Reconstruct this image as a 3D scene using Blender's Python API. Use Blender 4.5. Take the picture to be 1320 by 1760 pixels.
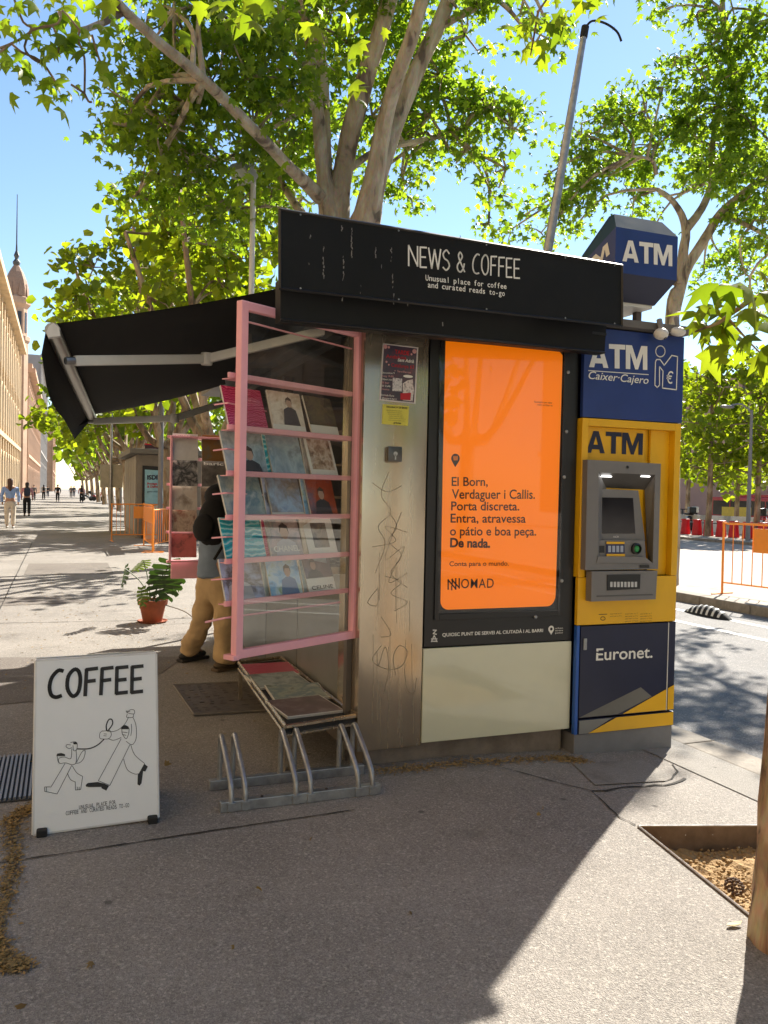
import bpy, bmesh, math, random
import numpy as np
from mathutils import Vector, Matrix
from mathutils.geometry import tessellate_polygon
random.seed(7); rng = np.random.default_rng(7)
S = bpy.context.scene
for o in list(bpy.data.objects): bpy.data.objects.remove(o)
COL = S.collection
R_ = math.radians

# ---------------------------------------------------------------- camera
F, YAW, PITCH, ROLL = 1414.28, .37237849, .0215643, -.02145642
CAM = np.array([0, 0, 1.5])
_f = np.array([math.sin(YAW)*math.cos(PITCH), math.cos(YAW)*math.cos(PITCH), -math.sin(PITCH)])
_r = np.array([math.cos(YAW), -math.sin(YAW), 0]); _d = np.cross(_f, _r)
_r2 = math.cos(ROLL)*_r + math.sin(ROLL)*_d; _d2 = -math.sin(ROLL)*_r + math.cos(ROLL)*_d
RM = np.array([_r2, _d2, _f])
cd = bpy.data.cameras.new('camera'); co = bpy.data.objects.new('camera', cd); COL.objects.link(co)
cd.sensor_fit = 'HORIZONTAL'; cd.sensor_width = 36; cd.lens = 36*F/1320; cd.clip_end = 3000; cd.clip_start = .05
m = Matrix(((_r2[0], -_d2[0], -_f[0], 0), (_r2[1], -_d2[1], -_f[1], 0), (_r2[2], -_d2[2], -_f[2], 1.5), (0, 0, 0, 1)))
co.matrix_world = m; S.camera = co

# ---------------------------------------------------------------- sky, sun, exposure
SUN_AZ, SUN_EL = R_(50.3), R_(39)
w = bpy.data.worlds.new("World"); S.world = w; w.use_nodes = True
nt = w.node_tree; bg = nt.nodes['Background']
sky = nt.nodes.new('ShaderNodeTexSky'); sky.sky_type = 'NISHITA'; sky.sun_disc = False
sky.sun_elevation = SUN_EL; sky.sun_rotation = SUN_AZ; sky.air_density = 1.1; sky.dust_density = .05; sky.ozone_density = 2.8
nt.links.new(sky.outputs[0], bg.inputs[0]); bg.inputs[1].default_value = .078
sd = bpy.data.lights.new('sun', 'SUN'); sd.energy = 5.0; sd.angle = R_(.6); sd.color = (1, .93, .82)
so = bpy.data.objects.new('sun', sd); COL.objects.link(so)
SD = Vector((math.sin(SUN_AZ)*math.cos(SUN_EL), math.cos(SUN_AZ)*math.cos(SUN_EL), math.sin(SUN_EL)))
so.rotation_euler = SD.to_track_quat('Z', 'Y').to_euler(); so.location = (0, 0, 30)
S.view_settings.view_transform = 'Standard'; S.view_settings.look = 'None'
S.view_settings.exposure = 1.4; S.view_settings.gamma = 1
S.render.engine = 'CYCLES'
S.render.resolution_x = 768; S.render.resolution_y = 1024
try:
    S.cycles.max_bounces = 7; S.cycles.transparent_max_bounces = 12; S.cycles.sample_clamp_indirect = 6
except Exception: pass

# ---------------------------------------------------------------- geometry helpers
def ray(px, py): return RM.T @ np.array([(px-660)/F, (py-880)/F, 1])
def at_z(px, py, z=0.): d = ray(px, py); return Vector(CAM + (z-1.5)/d[2]*d)
def at_y(px, py, y): d = ray(px, py); return Vector(CAM + y/d[1]*d)
def at_x(px, py, x): d = ray(px, py); return Vector(CAM + x/d[0]*d)
def at_d(px, py, t): return Vector(CAM + t*ray(px, py))
class Plane:
    def __init__(s, p, n):
        s.p = Vector(p); s.n = Vector(n).normalized()
        if s.n.dot(Vector(CAM)-s.p) < 0: s.n = -s.n
    def __call__(s, px, py, lift=0.):
        d = Vector(ray(px, py)); c = Vector(CAM)
        t = (s.p-c).dot(s.n)/d.dot(s.n)
        return c + d*t + s.n*lift
def gz(x): return 0. if x < 2.1 else -.08*min(1, (x-2.1)/1.85)

class MB:
    def __init__(s): s.v = []; s.f = []; s.m = []
    def add(s, vs, fs, mi=0):
        b = len(s.v); s.v += [tuple(v) for v in vs]; s.f += [tuple(b+i for i in f) for f in fs]; s.m += [mi]*len(fs); return s
    def box(s, x0, x1, y0, y1, z0, z1, mi=0, M=None):
        vs = [Vector((x, y, z)) for x in (x0, x1) for y in (y0, y1) for z in (z0, z1)]
        if M: vs = [M @ v for v in vs]
        return s.add(vs, [(0, 1, 3, 2), (4, 6, 7, 5), (0, 4, 5, 1), (2, 3, 7, 6), (0, 2, 6, 4), (1, 5, 7, 3)], mi)
    def bbox(s, x0, x1, y0, y1, z0, z1, b=.005, mi=0, M=None):
        """box with bevelled edges"""
        bm = bmesh.new(); bmesh.ops.create_cube(bm, size=1)
        for v in bm.verts: v.co = Vector(((x0+x1)/2+v.co.x*(x1-x0), (y0+y1)/2+v.co.y*(y1-y0), (z0+z1)/2+v.co.z*(z1-z0)))
        bmesh.ops.bevel(bm, geom=bm.edges[:], offset=b, segments=2, affect='EDGES', profile=.6)
        bm.verts.ensure_lookup_table()
        vs = [(M @ v.co) if M else v.co.copy() for v in bm.verts]
        s.add(vs, [[v.index for v in f.verts] for f in bm.faces], mi); bm.free(); return s
    def hexa(s, a, b, mi=0):
        """two quads (each 4 points in order) joined into a solid"""
        return s.add(list(a)+list(b), [(0, 1, 2, 3), (7, 6, 5, 4), (0, 4, 5, 1), (1, 5, 6, 2), (2, 6, 7, 3), (3, 7, 4, 0)], mi)
    def slab(s, pts, off, mi=0):
        """polygon extruded by off"""
        pts = [Vector(p) for p in pts]; off = Vector(off); n = len(pts)
        fs = [tuple(range(n)), tuple(range(2*n-1, n-1, -1))] + [(i, i+n, (i+1) % n+n, (i+1) % n) for i in range(n)]
        return s.add(pts+[p+off for p in pts], fs, mi)
    def poly(s, pts, mi=0): return s.add(pts, [tuple(range(len(pts)))], mi)
    def tube(s, pts, r, n=8, mi=0, cap=True, wob=0.):
        pts = [Vector(p) for p in pts]; r = list(np.interp(np.linspace(0, 1, len(pts)), np.linspace(0, 1, len(r)), r)) if hasattr(r, '__len__') else [r]*len(pts)
        vs = []; fs = []; up = None
        for i, p in enumerate(pts):
            t = (pts[min(i+1, len(pts)-1)]-pts[max(i-1, 0)]).normalized()
            if up is None:
                a = Vector((0, 0, 1)) if abs(t.z) < .9 else Vector((1, 0, 0)); up = (a-t*a.dot(t)).normalized()
            else: up = (up-t*up.dot(t)).normalized()
            sdv = t.cross(up)
            for k in range(n):
                an = 2*math.pi*k/n; rr = r[i]*(1+wob*math.sin(k*2.3+i*1.7))
                vs.append(p+(up*math.cos(an)+sdv*math.sin(an))*rr)
        for i in range(len(pts)-1):
            for k in range(n):
                fs.append((i*n+k, i*n+(k+1) % n, (i+1)*n+(k+1) % n, (i+1)*n+k))
        if cap: fs.append(tuple(range(n-1, -1, -1))); fs.append(tuple((len(pts)-1)*n+k for k in range(n)))
        return s.add(vs, fs, mi)
    def lathe(s, c, prof, n=24, mi=0, axis=None):
        vs = []; fs = []; c = Vector(c)
        Q = axis.to_track_quat('Z', 'Y').to_matrix() if axis else Matrix.Identity(3)
        for r, z in prof:
            for k in range(n):
                a = 2*math.pi*k/n; vs.append(c + Q @ Vector((r*math.cos(a), r*math.sin(a), z)))
        for i in range(len(prof)-1):
            for k in range(n): fs.append((i*n+k, i*n+(k+1) % n, (i+1)*n+(k+1) % n, (i+1)*n+k))
        fs.append(tuple(range(n-1, -1, -1))); fs.append(tuple((len(prof)-1)*n+k for k in range(n)))
        return s.add(vs, fs, mi)
    def ell(s, c, r, n=10, mi=0, M=None):
        vs = []; fs = []; c = Vector(c); r = r if hasattr(r, '__len__') else (r, r, r); m_ = max(4, n//2+1)
        for i in range(1, m_):
            ph = math.pi*i/m_
            for k in range(n):
                a = 2*math.pi*k/n; v = Vector((r[0]*math.sin(ph)*math.cos(a), r[1]*math.sin(ph)*math.sin(a), r[2]*math.cos(ph)))
                vs.append(c+((M @ v) if M else v))
        for i in range(m_-2):
            for k in range(n): fs.append((i*n+k, (i+1)*n+k, (i+1)*n+(k+1) % n, i*n+(k+1) % n))
        t = Vector((0, 0, r[2])); vs += [c+((M @ t) if M else t), c-((M @ t) if M else t)]
        for k in range(n):
            fs.append((k, (k+1) % n, len(vs)-2)); fs.append(((m_-2)*n+(k+1) % n, (m_-2)*n+k, len(vs)-1))
        return s.add(vs, fs, mi)
    def mesh(s, name, mats, off=Vector((0, 0, 0)), smooth=False):
        me = bpy.data.meshes.new(name)
        me.from_pydata([(v[0]-off[0], v[1]-off[1], v[2]-off[2]) for v in s.v], [], s.f)
        for mt in (mats if isinstance(mats, (list, tuple)) else [mats]): me.materials.append(mt)
        if any(s.m): me.polygons.foreach_set('material_index', s.m)
        if smooth: me.polygons.foreach_set('use_smooth', [True]*len(s.f))
        me.update(); return me
    def build(s, name, mats, parent=None, smooth=False, kind=None, label=None):
        if parent is not None: off = wloc(parent)
        elif kind == 'structure': off = Vector((0, 0, 0))
        else:
            a = np.array(s.v); off = Vector(((a[:, 0].min()+a[:, 0].max())/2, (a[:, 1].min()+a[:, 1].max())/2, a[:, 2].min()))
        o = bpy.data.objects.new(name, s.mesh(name, mats, off, smooth)); COL.objects.link(o)
        if parent is not None: o.parent = parent
        else: o.location = off
        if smooth: autos(o)
        if kind: o['kind'] = kind
        if label: o['label'] = label
        return o
def autos(o, ang=40):
    me = o.data
    if len(me.polygons) > 30000: return
    bm = bmesh.new(); bm.from_mesh(me)
    for e in bm.edges:
        e.smooth = not (len(e.link_faces) == 2 and e.calc_face_angle(0) > R_(ang))
    bm.to_mesh(me); bm.free()
def wloc(o):
    v = Vector((0, 0, 0))
    while o is not None: v += o.location; o = o.parent
    return v
def thing(name, loc, label, cat, group=None, rz=0):
    o = bpy.data.objects.new(name, None); COL.objects.link(o); o.location = loc; o.rotation_euler = (0, 0, rz)
    o.empty_display_size = .2
    return tag(o, label, cat, group)
def tag(o, label, cat, group=None):
    o['label'] = label; o['category'] = cat
    if group: o['group'] = group
    return o
def dup(root, loc=None, rz=None, label=None, parent=None):
    r = root.copy(); COL.objects.link(r)
    if parent is not None: r.parent = parent
    if loc is not None: r.location = loc
    if rz is not None: r.rotation_euler = (0, 0, rz)
    if label: r['label'] = label
    for ch in list(root.children): dup(ch, parent=r)
    return r

# ---------------------------------------------------------------- materials
MATS = {}
def mat(name, col, rough=.6, metal=0., var=.12, scale=6., bump=0., bscale=60., coat=0., col2=None, stretch=None, dirt=0., dirtcol=(.08, .06, .045), spec=.5, emit=None):
    if name in MATS: return MATS[name]
    m = bpy.data.materials.new(name); m.use_nodes = True; n = m.node_tree; b = n.nodes['Principled BSDF']; L = n.links
    tc = n.nodes.new('ShaderNodeTexCoord'); src = tc.outputs['Object']
    if stretch:
        mp = n.nodes.new('ShaderNodeMapping'); mp.inputs['Scale'].default_value = stretch; L.new(src, mp.inputs[0]); src = mp.outputs[0]
    no = n.nodes.new('ShaderNodeTexNoise'); no.inputs['Scale'].default_value = scale; no.inputs['Detail'].default_value = 6; no.inputs['Roughness'].default_value = .6
    L.new(src, no.inputs['Vector'])
    rp = n.nodes.new('ShaderNodeValToRGB'); L.new(no.outputs['Fac'], rp.inputs[0])
    c2 = col2 if col2 else tuple(min(1, c*(1+var)) for c in col); c1 = col if col2 else tuple(c*(1-var) for c in col)
    rp.color_ramp.elements[0].position = .32; rp.color_ramp.elements[1].position = .68
    rp.color_ramp.elements[0].color = (*c1, 1); rp.color_ramp.elements[1].color = (*c2, 1)
    out = rp.outputs[0]
    if dirt > 0:
        n2 = n.nodes.new('ShaderNodeTexNoise'); n2.inputs['Scale'].default_value = scale*.45+.7; n2.inputs['Detail'].default_value = 9; n2.inputs['Roughness'].default_value = .7
        L.new(tc.outputs['Object'], n2.inputs['Vector'])
        r2 = n.nodes.new('ShaderNodeMapRange'); r2.inputs[1].default_value = .48; r2.inputs[2].default_value = .75; r2.inputs[4].default_value = dirt
        L.new(n2.outputs['Fac'], r2.inputs[0])
        mx = n.nodes.new('ShaderNodeMix'); mx.data_type = 'RGBA'; L.new(r2.outputs[0], mx.inputs[0]); L.new(out, mx.inputs[6]); mx.inputs[7].default_value = (*dirtcol, 1)
        out = mx.outputs[2]
    L.new(out, b.inputs['Base Color'])
    b.inputs['Roughness'].default_value = rough; b.inputs['Metallic'].default_value = metal
    b.inputs['Specular IOR Level'].default_value = spec
    if coat: b.inputs['Coat Weight'].default_value = coat; b.inputs['Coat Roughness'].default_value = .03
    rr = n.nodes.new('ShaderNodeMapRange'); rr.inputs[3].default_value = max(.02, rough-.1); rr.inputs[4].default_value = min(1, rough+.12)
    L.new(no.outputs['Fac'], rr.inputs[0]); L.new(rr.outputs[0], b.inputs['Roughness'])
    if bump:
        nb = n.nodes.new('ShaderNodeTexNoise'); nb.inputs['Scale'].default_value = bscale; nb.inputs['Detail'].default_value = 5
        L.new(src, nb.inputs['Vector']); bp = n.nodes.new('ShaderNodeBump'); bp.inputs['Strength'].default_value = bump; bp.inputs['Distance'].default_value = .01
        L.new(nb.outputs['Fac'], bp.inputs['Height']); L.new(bp.outputs[0], b.inputs['Normal'])
    if emit: b.inputs['Emission Color'].default_value = (*emit[0], 1); b.inputs['Emission Strength'].default_value = emit[1]
    MATS[name] = m; return m

def asphalt_mat(name, base, base2, patch, agg=.5, scale=1.):
    m = bpy.data.materials.new(name); m.use_nodes = True; n = m.node_tree; b = n.nodes['Principled BSDF']; L = n.links
    tc = n.nodes.new('ShaderNodeTexCoord'); src = tc.outputs['Object']
    def noise(s, d=5, r=.6):
        x = n.nodes.new('ShaderNodeTexNoise'); x.inputs['Scale'].default_value = s*scale; x.inputs['Detail'].default_value = d; x.inputs['Roughness'].default_value = r; L.new(src, x.inputs['Vector']); return x.outputs['Fac']
    def mix(f, a, c, kind='MIX'):
        x = n.nodes.new('ShaderNodeMix'); x.data_type = 'RGBA'; x.blend_type = kind
        if isinstance(f, float): x.inputs[0].default_value = f
        else: L.new(f, x.inputs[0])
        for i, q in ((6, a), (7, c)):
            if isinstance(q, tuple): x.inputs[i].default_value = (*q, 1)
            else: L.new(q, x.inputs[i])
        return x.outputs[2]
    def rng_(f, a, c, lo=0., hi=1.):
        x = n.nodes.new('ShaderNodeMapRange'); x.inputs[1].default_value = a; x.inputs[2].default_value = c; x.inputs[3].default_value = lo; x.inputs[4].default_value = hi; L.new(f, x.inputs[0]); return x.outputs[0]
    vo = n.nodes.new('ShaderNodeTexVoronoi'); vo.inputs['Scale'].default_value = 230*scale; L.new(src, vo.inputs['Vector'])
    vo2 = n.nodes.new('ShaderNodeTexVoronoi'); vo2.inputs['Scale'].default_value = 120*scale; L.new(src, vo2.inputs['Vector'])
    sep = n.nodes.new('ShaderNodeSeparateColor'); L.new(vo.outputs['Color'], sep.inputs[0])
    sep2 = n.nodes.new('ShaderNodeSeparateColor'); L.new(vo2.outputs['Color'], sep2.inputs[0])
    c = mix(rng_(noise(1.1, 7, .65), .35, .65), base, base2)
    c = mix(rng_(noise(.33, 6, .6), .5, .68, 0, .65), c, patch)
    c = mix(rng_(sep.outputs[0], .25, .95, 0, agg), c, tuple(min(1, q*2.0) for q in base2))
    c = mix(rng_(sep2.outputs[0], .85, .95, 0, agg), c, (.62, .57, .5))
    c = mix(rng_(sep2.outputs[1], .88, .97, 0, agg*.8), c, tuple(q*.35 for q in base))
    c = mix(rng_(noise(260), .3, .7, 0, .35), c, tuple(q*.45 for q in base))
    vs = n.nodes.new('ShaderNodeTexVoronoi'); vs.inputs['Scale'].default_value = 5.*scale; L.new(src, vs.inputs['Vector'])
    ss = n.nodes.new('ShaderNodeSeparateColor'); L.new(vs.outputs['Color'], ss.inputs[0])
    lt = n.nodes.new('ShaderNodeMath'); lt.operation = 'MULTIPLY'
    L.new(rng_(vs.outputs['Distance'], .06, .10, .6, 0), lt.inputs[0]); L.new(rng_(ss.outputs[0], .62, .64), lt.inputs[1])
    c = mix(lt.outputs[0], c, (.05, .045, .042))
    c = mix(rng_(noise(.75, 9, .72), .56, .66, 0, .38), c, (.07, .06, .052))
    c = mix(rng_(noise(2.6, 8, .7), .6, .72, 0, .35), c, (.36, .33, .29))
    L.new(c, b.inputs['Base Color']); b.inputs['Roughness'].default_value = .85; b.inputs['Specular IOR Level'].default_value = .3
    bp = n.nodes.new('ShaderNodeBump'); bp.inputs['Strength'].default_value = .75; bp.inputs['Distance'].default_value = .004
    hm = n.nodes.new('ShaderNodeMath'); hm.operation = 'ADD'; L.new(vo.outputs['Distance'], hm.inputs[0]); L.new(noise(90, 4), hm.inputs[1])
    L.new(hm.outputs[0], bp.inputs['Height']); L.new(bp.outputs[0], b.inputs['Normal'])
    return m

def leaf_mat(name, c1, c2, tr=.5, tcol=None):
    m = bpy.data.materials.new(name); m.use_nodes = True; n = m.node_tree; L = n.links; n.nodes.clear()
    out = n.nodes.new('ShaderNodeOutputMaterial'); at = n.nodes.new('ShaderNodeAttribute'); at.attribute_name = 'tint'
    rp = n.nodes.new('ShaderNodeValToRGB'); L.new(at.outputs['Fac'], rp.inputs[0])
    rp.color_ramp.elements[0].color = (*c1, 1); rp.color_ramp.elements[1].color = (*c2, 1)
    df = n.nodes.new('ShaderNodeBsdfPrincipled'); L.new(rp.outputs[0], df.inputs['Base Color']); df.inputs['Roughness'].default_value = .45; df.inputs['Specular IOR Level'].default_value = .35
    tl = n.nodes.new('ShaderNodeBsdfTranslucent')
    mc = n.nodes.new('ShaderNodeMix'); mc.data_type = 'RGBA'; mc.blend_type = 'MULTIPLY'; mc.inputs[0].default_value = 1; L.new(rp.outputs[0], mc.inputs[6]); mc.inputs[7].default_value = (*(tcol or (2.45, 2.5, .55)), 1)
    L.new(mc.outputs[2], tl.inputs[0])
    mx = n.nodes.new('ShaderNodeMixShader'); mx.inputs[0].default_value = tr; L.new(df.outputs[0], mx.inputs[1]); L.new(tl.outputs[0], mx.inputs[2]); L.new(mx.outputs[0], out.inputs[0])
    return m

def glass_mat(name, tint=(.93, .96, .94), refl=1.0, rough=.0, haze=0.):
    m = bpy.data.materials.new(name); m.use_nodes = True; n = m.node_tree; L = n.links; n.nodes.clear()
    out = n.nodes.new('ShaderNodeOutputMaterial'); t = n.nodes.new('ShaderNodeBsdfTransparent'); t.inputs[0].default_value = (*tint, 1)
    g = n.nodes.new('ShaderNodeBsdfGlossy'); g.inputs['Roughness'].default_value = rough
    fr = n.nodes.new('ShaderNodeFresnel'); fr.inputs[0].default_value = 1.55
    ml = n.nodes.new('ShaderNodeMath'); ml.operation = 'MULTIPLY'; ml.inputs[1].default_value = refl; ml.use_clamp = True; L.new(fr.outputs[0], ml.inputs[0])
    mx = n.nodes.new('ShaderNodeMixShader'); L.new(ml.outputs[0], mx.inputs[0]); L.new(t.outputs[0], mx.inputs[1]); L.new(g.outputs[0], mx.inputs[2])
    res = mx
    if haze:
        d = n.nodes.new('ShaderNodeBsdfDiffuse'); d.inputs[0].default_value = (.6, .57, .5, 1); m2 = n.nodes.new('ShaderNodeMixShader')
        no = n.nodes.new('ShaderNodeTexNoise'); no.inputs['Scale'].default_value = 3; no.inputs['Detail'].default_value = 8
        mr = n.nodes.new('ShaderNodeMapRange'); mr.inputs[1].default_value = .3; mr.inputs[2].default_value = .8; mr.inputs[4].default_value = haze*2
        L.new(no.outputs['Fac'], mr.inputs[0]); L.new(mr.outputs[0], m2.inputs[0]); L.new(mx.outputs[0], m2.inputs[1]); L.new(d.outputs[0], m2.inputs[2]); res = m2
    L.new(res.outputs[0], out.inputs[0]); return m

def picture_mat(name, cols, scale=8., kind='noise', coat=.6, seed=0., rough=.35):
    """printed picture: a colour field of several tones"""
    m = bpy.data.materials.new(name); m.use_nodes = True; n = m.node_tree; b = n.nodes['Principled BSDF']; L = n.links
    tc = n.nodes.new('ShaderNodeTexCoord'); mp = n.nodes.new('ShaderNodeMapping'); mp.inputs['Location'].default_value = (seed*3.1, seed*1.7, seed*.9)
    L.new(tc.outputs['Object'], mp.inputs[0]); src = mp.outputs[0]
    if kind == 'wave':
        t = n.nodes.new('ShaderNodeTexWave'); t.inputs['Scale'].default_value = scale; t.inputs['Distortion'].default_value = 9; t.inputs['Detail'].default_value = 4; t.bands_direction = 'Z'; o = t.outputs['Fac']
    elif kind == 'cells':
        t = n.nodes.new('ShaderNodeTexVoronoi'); t.inputs['Scale'].default_value = scale; o = t.outputs['Distance']
    else:
        t = n.nodes.new('ShaderNodeTexNoise'); t.inputs['Scale'].default_value = scale; t.inputs['Detail'].default_value = 9; t.inputs['Roughness'].default_value = .62; t.inputs['Distortion'].default_value = .35; o = t.outputs['Fac']
    L.new(src, t.inputs['Vector'])
    rp = n.nodes.new('ShaderNodeValToRGB'); L.new(o, rp.inputs[0]); e = rp.color_ramp.elements
    lo, hi = (.3, .7) if kind == 'noise' else (.05, .9)
    e[0].position = lo; e[0].color = (*cols[0], 1); e[1].position = hi; e[1].color = (*cols[-1], 1)
    for i, c in enumerate(cols[1:-1]):
        q = e.new(lo+(hi-lo)*(i+1)/(len(cols)-1)); q.color = (*c, 1)
    hs_ = n.nodes.new('ShaderNodeHueSaturation'); hs_.inputs['Saturation'].default_value = 1.15; hs_.inputs['Value'].default_value = 1.35; L.new(rp.outputs[0], hs_.inputs['Color'])
    L.new(hs_.outputs[0], b.inputs['Base Color']); b.inputs['Roughness'].default_value = rough; b.inputs['Coat Weight'].default_value = coat; b.inputs['Coat Roughness'].default_value = .08
    return m

def bark_mat(name, a, b_, c_, sc=5):
    m = bpy.data.materials.new(name); m.use_nodes = True; n = m.node_tree; b = n.nodes['Principled BSDF']; L = n.links
    tc = n.nodes.new('ShaderNodeTexCoord'); mp = n.nodes.new('ShaderNodeMapping'); mp.inputs['Scale'].default_value = (1, 1, .35); L.new(tc.outputs['Object'], mp.inputs[0])
    v = n.nodes.new('ShaderNodeTexNoise'); v.inputs['Scale'].default_value = sc; v.inputs['Detail'].default_value = 5; v.inputs['Distortion'].default_value = .8; L.new(mp.outputs[0], v.inputs['Vector'])
    rp = n.nodes.new('ShaderNodeValToRGB'); rp.color_ramp.interpolation = 'EASE'; L.new(v.outputs['Fac'], rp.inputs[0]); e = rp.color_ramp.elements
    e[0].position = .36; e[0].color = (*c_, 1); e[1].position = .62; e[1].color = (*a, 1); q = e.new(.45); q.color = (*b_, 1)
    n2 = n.nodes.new('ShaderNodeTexNoise'); n2.inputs['Scale'].default_value = 45; n2.inputs['Detail'].default_value = 6; L.new(mp.outputs[0], n2.inputs['Vector'])
    mx = n.nodes.new('ShaderNodeMix'); mx.data_type = 'RGBA'; mx.blend_type = 'MULTIPLY'; mx.inputs[0].default_value = .5; L.new(rp.outputs[0], mx.inputs[6]); L.new(n2.outputs['Color'], mx.inputs[7])
    mg = n.nodes.new('ShaderNodeMix'); mg.data_type = 'RGBA'; mg.blend_type = 'MULTIPLY'; mg.inputs[0].default_value = 1; mg.inputs[7].default_value = (1.35, 1.35, 1.35, 1); L.new(mx.outputs[2], mg.inputs[6])
    L.new(mg.outputs[2], b.inputs['Base Color']); b.inputs['Roughness'].default_value = .85
    bp = n.nodes.new('ShaderNodeBump'); bp.inputs['Strength'].default_value = .5; bp.inputs['Distance'].default_value = .02; L.new(n2.outputs['Fac'], bp.inputs['Height']); L.new(bp.outputs[0], b.inputs['Normal'])
    return m

BLACK = mat('black_board', (.006, .006, .0063), .55, spec=.25, var=.3, scale=3, dirt=.22, dirtcol=(.03, .029, .027))
BLACKM = mat('black_metal', (.011, .011, .012), .38, var=.2, scale=5, dirt=.15, dirtcol=(.04, .038, .035))
RUBBER = mat('black_rubber', (.015, .015, .015), .8)
FABRIC = mat('awning_fabric', (.009, .008, .008), .9, var=.3, scale=2, bump=.3, bscale=300)
WHITEP = mat('white_paint', (.68, .67, .63), .4, var=.05, dirt=.25, dirtcol=(.35, .31, .25))
PINK = mat('pink_paint', (.86, .41, .46), .38, var=.05, dirt=.15, dirtcol=(.5, .2, .2))
MAGENTA = mat('magenta_paint', (.42, .03, .14), .5)
CREAM = mat('cream_glass', (.62, .62, .46), .16, var=.04, scale=2, coat=1, dirt=.08, dirtcol=(.42, .4, .28))
CONC = mat('concrete', (.2, .17, .145), .9, var=.25, scale=7, bump=.4, dirt=.6)
GREYP = mat('grey_paint', (.19, .19, .2), .55, var=.1, dirt=.3)
NAVY = mat('navy_panel', (.012, .017, .075), .32, var=.08, dirt=.1, dirtcol=(.05, .05, .09))
NAVYD = mat('dark_navy', (.008, .011, .04), .35, var=.1, dirt=.1, dirtcol=(.03, .03, .05))
BLUE = mat('blue_panel', (.014, .04, .19), .35, var=.08, dirt=.1, dirtcol=(.05, .06, .12))
YELLOW = mat('yellow_panel', (.78, .43, .006), .35, var=.05, scale=3, dirt=.1, dirtcol=(.4, .2, .02))
ORANGE = mat('orange_print', (.95, .22, .002), .4, var=.03, scale=2, emit=((1, .23, .0), .15))
ATMG = mat('atm_grey', (.17, .165, .165), .4, var=.06)
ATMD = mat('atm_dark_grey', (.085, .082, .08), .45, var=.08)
SCREEN = mat('dark_screen', (.006, .006, .01), .08, var=.1)
WTEXT = mat('white_print', (.78, .77, .72), .5, var=.04)
BTEXT = mat('black_print', (.014, .012, .012), .5, var=.1)
BROWNT = mat('brown_print', (.045, .012, .006), .5, var=.1)
GALV = mat('galvanised_steel', (.36, .37, .38), .42, .75, var=.25, scale=18, dirt=.3, dirtcol=(.2, .19, .18))
STEELB = mat('worn_steel_edge', (.45, .44, .42), .4, .8, var=.3, scale=20)
ALU = mat('aluminium', (.5, .5, .5), .35, .8, var=.15)
BOARDW = mat('board_white', (.79, .80, .80), .3, var=.03, scale=2, dirt=.08, dirtcol=(.55, .53, .5))
BARK = bark_mat('plane_bark', (.46, .40, .30), (.34, .28, .2), (.13, .1, .075))
BARKD = bark_mat('plane_bark_brown', (.34, .27, .19), (.22, .15, .09), (.12, .085, .055))
TERRA = mat('terracotta', (.28, .075, .03), .8, var=.2, scale=12, dirt=.3, dirtcol=(.15, .06, .035))
BARR = mat('barrier_orange', (.85, .27, .02), .45, var=.06, dirt=.2, dirtcol=(.5, .3, .15))
REDP = mat('red_plastic', (.55, .008, .02), .45, var=.1)
LEAF_A = leaf_mat('plane_leaves', (.06, .108, .022), (.2, .27, .045), .62)
LEAF_B = leaf_mat('plane_leaves_bright', (.08, .12, .014), (.2, .23, .025), .6)
LEAF_C = leaf_mat('plane_leaves_far', (.06, .1, .02), (.19, .245, .04), .62)
MONST = leaf_mat('monstera_leaf', (.018, .045, .014), (.1, .14, .03), .3, (1.8, 1.9, .5))
SKIN = mat('skin', (.42, .23, .15), .55)
SOIL = mat('sandy_soil', (.3, .19, .085), 1, col2=(.42, .28, .13), scale=30, bump=1, bscale=90, dirt=.4, dirtcol=(.16, .09, .04))
def cloth(name, c): return mat(name, c, .9, var=.15, scale=9, bump=.3, bscale=25)

# brushed stainless steel with streaks
def steel_mat():
    m = mat('brushed_steel', (.56, .475, .36), .24, .88, var=.06, scale=2.2, stretch=(10, 10, .5), dirt=.12, dirtcol=(.3, .23, .15)); return m
STEEL = steel_mat()

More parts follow.
